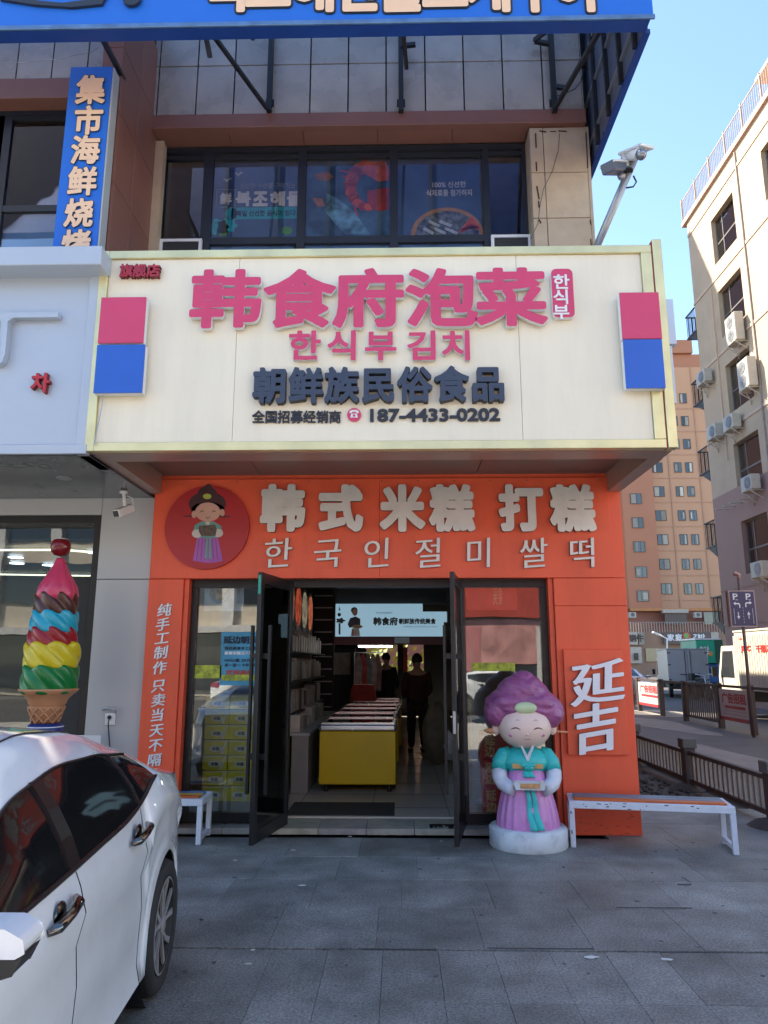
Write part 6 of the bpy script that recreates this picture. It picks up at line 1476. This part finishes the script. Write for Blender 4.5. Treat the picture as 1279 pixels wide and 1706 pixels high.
for iz, z in enumerate(wz):
    for (y0, y1) in WY:
        if wf is None:
            xf = XB+.16; m_ = MB(); fw_ = .055
            m_.box(xf, xf+.06, y0, y0+fw_, z-WH, z+WH).box(xf, xf+.06, y1-fw_, y1, z-WH, z+WH).box(xf, xf+.06, y0+fw_, y1-fw_, z-WH, z-WH+fw_).box(xf, xf+.06, y0+fw_, y1-fw_, z+WH-fw_, z+WH)
            m_.box(xf+.003, xf+.057, y0+fw_, y1-fw_, z-.12, z-.06).box(xf+.003, xf+.057, y1-.60, y1-.55, z-WH+fw_, z-.121).box(xf+.003, xf+.057, y1-.60, y1-.55, z-.059, z+WH-fw_)
            wf = m_.build('window', AFR, rb); pn = MB().box(xf+.025, xf+.035, y0+fw_, y1-fw_, z-WH+fw_, z+WH-fw_).build('pane', GLR, wf); cu_ = MB().box(xf+.08, xf+.085, y0+.3, y1-.1, z-WH, z+WH*.6).build('curtain', CUR, wf)
            wc = Vector(WP[wf.name]); wref = ((y0+y1)/2, z)
        else:
            c = wc+Vector((0, (y0+y1)/2-wref[0], z-wref[1])); n_ = copy_tree(wf, rb); n_.location = c-WP[rb.name]
            if random.random() < .5: n_.children[1].scale = (1, .6, 1) if 'curtain' in n_.children[1].name else (1, 1, 1)
for (y, z0_, z1_) in ((23.7, 3.5, 19.9), (26.6, 9.0, 16.0)): MB().box(XB-.06, XB-.001, y, y+.06, z0_, z1_).build('wall_pipe', RST if z0_ > 8 else ACD_, rb)
# ledge lines, roof railing
rl = MB()
MB().box(XB-.05, XB-.02, 12, YE+.3, 21.15, 21.19).build('rail_top', ACD_, rb)
p0 = None
for k in range(110):
    y = YE+.28-k*.14
    if y < 13: break
    m_w = .05 if k % 10 == 0 else .02
    if k % 10 == 0: MB().box(XB-.06, XB-.01, y-.03, y+.03, 20.221, 21.3).build('rail_post', ACD_, rb)
    elif p0 is None: p0 = MB().box(XB-.045, XB-.025, y-.01, y+.01, 20.3, 21.149).build('rail_bar', ACD_, rb)
    else: mcopy(p0, (XB-.035, y, (20.3+21.149)/2), rb)
# penthouse storey with projecting eave
MB().box(XB+2.0, 26, 12, 23.0, 20.23, 22.7).build('penthouse_wall', RBE, rb); MB().box(XB+1.0, 26.5, 12, 23.7, 22.75, 22.95).build('eave', mat('eave', (.5, .42, .35), .7), rb); MB().box(XB+1.9, 26, 12, 21.4, 22.96, 30).build('upper_wall', RBE, rb)
# outdoor air-conditioner units
ACW = mat('ac_casing', (.42, .40, .35), .5, var=.06, dirt=.15, grime=5); ACD = mat('ac_grille', (.12, .12, .12), .6)
def ac(two):
    t = thing('ac_unit', '', 'air conditioner', (0, 0, 0), 'air conditioner units on the right block'); h = 1.25 if two else .62
    MB().box(-.38, 0, -.45, .45, 0, h).build('casing', ACW, t, bevel=.02)
    for k in range(2 if two else 1):
        zc = (.34+.58*k) if two else .31
        MB().lathe([(.26, -.012), (.26, 0)], (-.38, 0 if two else -.12, zc), 22, axis='x').build('fan_guard', ACD if not two else ACW, t)
        mm_ = MB()
        for r_ in (.24, .17, .10): mm_.lathe([(r_+.012, -.022), (r_-.012, -.022)], (-.38, 0 if two else -.12, zc), 22, axis='x', cap=False)
        for a_ in range(6): mm_.beam((-.40, (0 if two else -.12)-.24*math.cos(a_*math.pi/6), zc-.24*math.sin(a_*math.pi/6)), (-.40, (0 if two else -.12)+.24*math.cos(a_*math.pi/6), zc+.24*math.sin(a_*math.pi/6)), .01, .01)
        mm_.build('grille', STEELG, t)
    for y in (-.35, .35): MB().beam((-.42, y, -.03), (.10, y, -.03), .04, .04).beam((-.40, y, -.05), (.10, y, -.38), .03, .03).build('bracket', ACW, t)
    MB().tube([(-.1, .45, .15), (-.08, .52, .05), (.05, .5, -.2), (.12, .5, -.5)], .02, 6).build('hose', ACW, t, True)
    return t
a2 = ac(True); a1_ = ac(False)
def put(o0, px, py, lab, off=.42, rz=0.):
    p = PX(px, py, XB-off+.05); o0.location = (XB-.12, p.y, p.z); o0['label'] = lab; o0.scale = (.85, .85, .85); o0.rotation_euler = (0, 0, rz); return o0
put(a2, 1222, 572, 'two-fan air conditioner under the second window from the roof'); put(dup(a2, (0, 0, 0)), 1243, 648, 'two-fan air conditioner beside the third window from the roof, nearest the camera')
put(a1_, 1170, 640, 'single air conditioner at the far corner of the beige block')
put(dup(a1_, (0, 0, 0)), 1188, 731, 'left one of the pair of air conditioners below the third window'); put(dup(a1_, (0, 0, 0)), 1216, 716, 'right one of the pair of air conditioners below the third window')
put(dup(a1_, (0, 0, 0)), 1247, 818, 'air conditioner below the fourth window where beige meets pink-brown'); put(dup(a1_, (0, 0, 0)), 1264, 962, 'lowest air conditioner beside the pink-brown wall window')
t = thing('empty_bracket', 'row of empty white wall brackets below the colour change', 'bracket', PX(1215, 840, XB))
for k, (px, py) in enumerate(((1203, 848), (1215, 843), (1227, 838), (1240, 832))):
    p = PX(px, py, XB-.2); MB().box(XB-.45, XB-.001, p.y-.03, p.y+.03, p.z-.02, p.z+.02).build('arm', ACW, t)
for k, z in enumerate((15.2, 12.15, 9.15, 6.1, 3.1)):
    t = thing('balcony', '%s black iron balcony on the far corner of the beige block' % ('highest', 'second highest', 'middle', 'second lowest', 'lowest')[k], 'balcony', (XB+.6, YE+.7, z), 'small iron balconies')
    x0, x1, y0, y1 = XB+.05, XB+1.4, YE+.201, YE+1.15
    MB().box(x0, x1, y0, y1, z-.06, z).build('slab', FB, t); MB().box(x0, x0+.04, y0, y1, z+.95, z+1.0).box(x0, x1, y1-.04, y1, z+.951, z+1.001).build('rail', STEELB, t)
    mb_ = MB()
    for q in range(8): mb_.box(x0+.01, x0+.03, y0+.05+q*.115, y0+.07+q*.115, z, z+.949)
    for q in range(8): mb_.box(x0+.1+q*.16, x0+.12+q*.16, y1-.03, y1-.01, z, z+.949)
    mb_.build('bars', STEELB, t)
    MB().prism([(y0, z-.061), (y1-.2, z-.061), (y0, z-.5)], x0+.02, x0+.05, plane='yz').build('bracket', STEELB, t)

# ------------------------------------------------------------------ far tower
YTW = 88.0
TWP = mat('tower_peach', (.52, .29, .175), .8, var=.05, scale=.3); TWS = mat('tower_salmon', (.41, .18, .105), .8, var=.05, scale=.3); TWB = mat('tower_band', (.46, .26, .17), .8)
tw = thing('far_tower', 'tall peach and salmon apartment tower far behind the street', 'tower', (P(1100, 1000, YTW).x, YTW, 0))
xA, xB_, xC, xD = P(1020, 850, YTW).x, P(1041, 900, YTW-1.2).x, P(1085, 850, YTW).x, 60.0
zt_ = P(1140, 612, YTW).z; zb_w = P(1100, 1015, YTW).z
MB().box(xA-14, xB_-.01, YTW+.5, YTW+14, zb_w, zt_).build('wall', TWP, tw)
MB().box(xB_, xC, YTW-1.2, YTW+12, zb_w, zt_-4).build('salmon_wall', TWS, tw)
MB().box(xC+.01, xD, YTW, YTW+14, zb_w, zt_).build('wall', TWP, tw)
MB().box(xC+2.5, xD, YTW+1, YTW+13, zt_, zt_+2.2).box(xC+4.2, xC+7, YTW+.5, YTW+12, zt_+2.21, zt_+4).build('roof_storey', TWS, tw)
MB().box(xA-14, xD, YTW-.6, YTW+14, 0, zb_w).build('lower_storeys', mat('tower_base', (.30, .13, .09), .8, var=.08, scale=.5), tw)
rowsz = [P(1100, y, YTW).z for y in (981, 940, 899, 859, 819, 779)]; dzf = (rowsz[5]-rowsz[0])/5
for k in range(1, 8): rowsz.append(rowsz[5]+dzf*k)
wm = None
WFR = mat('tower_frame', (.10, .07, .06), .6); TWG = mat('tower_glass', (.05, .06, .06), .08, coat=.4, rnd=.5); TWC = mat('tower_curtain', (.42, .38, .32), .8, rnd=.4)
def twin(cx, cz, wd, y):
    global wm
    hh = 1.3
    if wm is None:
        m_ = MB().box(-.5, .5, -.04, .02, -.5, -.46).box(-.5, .5, -.04, .02, .46, .5).box(-.5, -.46, -.04, .02, -.46, .46).box(.46, .5, -.04, .02, -.46, .46).box(-.12, -.08, -.03, .02, -.46, .46)
        wm = m_.build('window', WFR, tw, origin=(0, 0, 0)); WP[wm.name] = Vector((0, 0, 0))
        MB().box(-.46, .46, -.01, .01, -.46, .46).build('pane', TWG, wm, origin=(0, 0, 0)); MB().box(.02, .44, -.022, -.012, -.44, .42).build('curtain', TWC, wm)
        o = wm
    else: o = copy_tree(wm, tw)
    o.location = Vector((cx, y, cz))-WP[tw.name]; o.scale = (wd, 1, hh)
    if random.random() < .4: o.scale = (-wd, 1, hh)
    for c_ in o.children:
        if c_.name.startswith('curtain'): c_.scale = (random.choice([.4, .7, 1, 1.0]), 1, random.choice([1, 1, .7]))
    return o
colp = [P(1104, 900, YTW).x, P(1139, 900, YTW).x, P(1158, 900, YTW).x]
for z in [q for q in rowsz if q < zt_-1.6]:
    for i, x in enumerate(colp): twin(x, z, 1.3 if i == 0 else .9, YTW-.05)
    MB().box(xC+.02, xD, YTW-.06, YTW-.002, z-1.42, z-1.28).build('band', TWB, tw)
rs2 = [P(1063, y, YTW-1.2).z for y in (993, 953, 911, 871, 831)]
for z in rs2: twin(P(1064, 900, YTW-1.2).x, z, 1.35, YTW-1.25)
for z in rs2: twin(P(1040, 900, YTW).x-.4, z-.3, .8, YTW+.45)
for x in (colp[0]+1.4, colp[2]+1.2): MB().box(x, x+.12, YTW-.10, YTW-.062, zb_w, zt_).build('drainpipe', TWB, tw)
MB().box(xB_, xD, YTW-1.6, YTW-1.21, zb_w-.3, zb_w).build('cornice', mat('tower_cornice', (.50, .22, .08), .8), tw)
# podium terrace with railing and shops beneath
YP2 = 80.0; zr0 = P(1100, 1054, YP2).z; zr1 = P(1100, 1036, YP2).z
pod = thing('podium_shops', 'low brick row of shops with a railed terrace at the foot of the tower', 'shop row', (P(1100, 1100, YP2).x, YP2, 0))
MB().box(15, 60, YP2, YTW-1.61, 0, zr0).build('wall', mat('podium_brick', (.30, .19, .13), .8, var=.1, scale=1), pod)
MB().box(15, 60, YP2+.1, YP2+.16, zr1-.06, zr1).build('terrace_rail', TWC, pod); m_ = MB()
for k in range(130): m_.box(20+k*.28, 20.06+k*.28, YP2+.1, YP2+.15, zr0+.001, zr1-.061)
m_.build('railing', TWC, pod)['kind'] = 'stuff'
def slab(x0, y0, x1, y1, Y, m, nm, par, th=.15):
    a, b = pr(x0, y0, x1, y1, Y); return MB().box(a.x, b.x, Y, Y+th, b.z, a.z).build(nm, m, par)
slab(1107, 1022, 1145, 1040, YTW-1.9, mat('terrace_door', (.08, .05, .05), .4), 'terrace_door', pod); slab(1105, 1015, 1147, 1021, YTW-2.2, TWC, 'awning', pod, .6); slab(1172, 1020, 1200, 1040, YTW-1.9, TWG, 'terrace_door', pod)
for k, (px, py) in enumerate(((1054, 1024), (1163, 1024))):
    t = thing('terrace_ac', ('left' if k == 0 else 'right')+' small air conditioner above the terrace railing of the far shops', 'air conditioner', P(px, py, YTW-2.4), 'small far air conditioners')
    slab(px-6, py-4, px+6, py+5, YTW-2.4, ACW, 'casing', t, .6); g = P(px, py, YTW-2.4); MB().lathe([(.22, 0), (.22, .02)], (g.x, g.y-.03, g.z), 14, axis='y').build('fan', ACD, t)
SG = [(1046, 1053, 1063, 1074, TWC, '炭锅', (.08, .07, .06)), (1063.5, 1053, 1074, 1074, TWC, None, None), (1105, 1053, 1185, 1073, mat('shop_sign_brown', (.13, .10, .085), .7), None, None), (1050, 1078, 1070, 1105, TWC, None, None), (1184, 1053, 1198, 1070, TWC, None, None)]
for k, (x0, y0, x1, y1, m, s, c) in enumerate(SG): slab(x0, y0, x1, y1, YP2-.4-.02*k, m, 'shop_sign', pod, .2)
dk = mat('dark_print', (.06, .05, .04), .6)
a = P(1054.5, 1063, YP2-.6); print3(pod, '炭锅牛', (a.x, YP2-.45, a.z), .8, [dk], .04, .01)
for ch, px in zip('家庭', (1118, 1131)): a = P(px, 1062, YP2-.6); print3(pod, ch, (a.x, YP2-.5, a.z), .75, [LIPW], .03, .01)
for ch, px in zip('김밥', (1160, 1170)): a = P(px, 1062, YP2-.6); print3(pod, ch, (a.x, YP2-.5, a.z), .75, [LIPW], .03, .01)
g = P(1144, 1060, YP2-.6); MB().lathe([(.45, 0), (.45, .04)], (g.x, YP2-.55, g.z), 20, axis='y').build('round_logo', mat('logo_red', (.5, .08, .05), .5), pod); MB().lathe([(.28, 0), (.28, .04)], (g.x-.05, YP2-.6, g.z+.05), 20, axis='y').build('round_logo', mat('logo_green', (.15, .35, .1), .5), pod)
slab(1056, 1088, 1064, 1100, YP2-.7, dk, 'menu_board', pod, .05)
for (x0, x1) in ((1075, 1100), (1110, 1150)): slab(x0, 1080, x1, 1102, YP2-.1, TWG, 'window', pod, .08)
# lamp bracket
t = thing('street_light', 'white angled street light arm in front of the far shops', 'street light', P(1112, 1100, 60))
MB().tube([P(1111, 1120, 60), P(1111, 1064, 60), P(1095, 1056, 60)], .07, 8).build('pole', LIPW, t, True); MB().beam(P(1097, 1057, 60), P(1087, 1053, 60), .3, .12).build('lamp', LIPW, t)

# ------------------------------------------------------------------ other blocks: one hidden behind the shop and sized for its shadow, and the far side of the street (seen in the glass)
tb = thing('rear_block', 'plain grey-brown apartment block hidden behind the shop, shading the right-hand block', 'apartment block', (-8, 42, 0))
MB().box(-7, 2.4, 34.0, 50, 0, 32).build('wall', TILE_R, tb)
OB1 = mat('opposite_beige', (.62, .54, .42), .8, var=.08); OBW = mat('opposite_white', (.66, .64, .6), .7); OBG = mat('opposite_glass', (.04, .05, .06), .08, coat=.5); OBR = mat('opposite_red', (.45, .06, .04), .6, var=.1); OBG2 = mat('opposite_grey', (.26, .27, .28), .7)
ob = thing('opposite_block', 'beige block with white pilasters across the street', 'building', (-14, -20, 0))
MB().box(-34, -2, -32, -19, 0, 10.5).build('wall', OB1, ob)
for k in range(12):
    x = -33+k*2.75; MB().box(x, x+.5, -19, -18.8, 3.2, 10.5).build('pilaster', OBW, ob)
    for z in (4.2, 7.2): MB().box(x+.6, x+2.65, -18.999, -18.95, z, z+1.9).build('window', OBG, ob)
MB().box(-34, -2, -18.99, -18.6, 2.9, 3.19).build('band', OBW, ob); MB().box(-34, -2, -18.99, -18.9, .3, 2.85).build('shop_window', OBG, ob)
ob2 = thing('opposite_red_shop', 'low red shop building with white banners across the street', 'building', (6, -17, 0))
MB().box(-1.9, 16, -28, -16, 0, 8).build('wall', OBG2, ob2); MB().box(-1.9, 16, -15.99, -15.7, 3.4, 5.4).build('red_board', OBR, ob2); MB().box(-1.9, 16, -15.99, -15.9, .3, 1.5).build('shop_window', OBG, ob2); MB().box(-1.9, 16, -15.99, -15.86, 1.501, 3.3).build('pink_board', mat('pink_board', (.62, .30, .28), .6, var=.4, scale=1.3), ob2)
for k in range(5): MB().box(-1.5+k*3.6, -.2+k*3.6, -15.89, -15.85, .4, 3.0).build('banner', [OBW, mat('pink_banner', (.55, .2, .2), .6), OBW, OBR, mat('blue_banner', (.2, .35, .6), .6)][k], ob2)
for k in range(5): MB().box(0+k*3.2, 1.8+k*3.2, -15.99, -15.95, 5.8, 7.3).build('window', OBG, ob2)
ob3 = thing('opposite_tower', 'grey tower further along the far side of the street', 'building', (30, -25, 0)); MB().box(18, 40, -40, -18, 0, 20).build('wall', OB1, ob3)
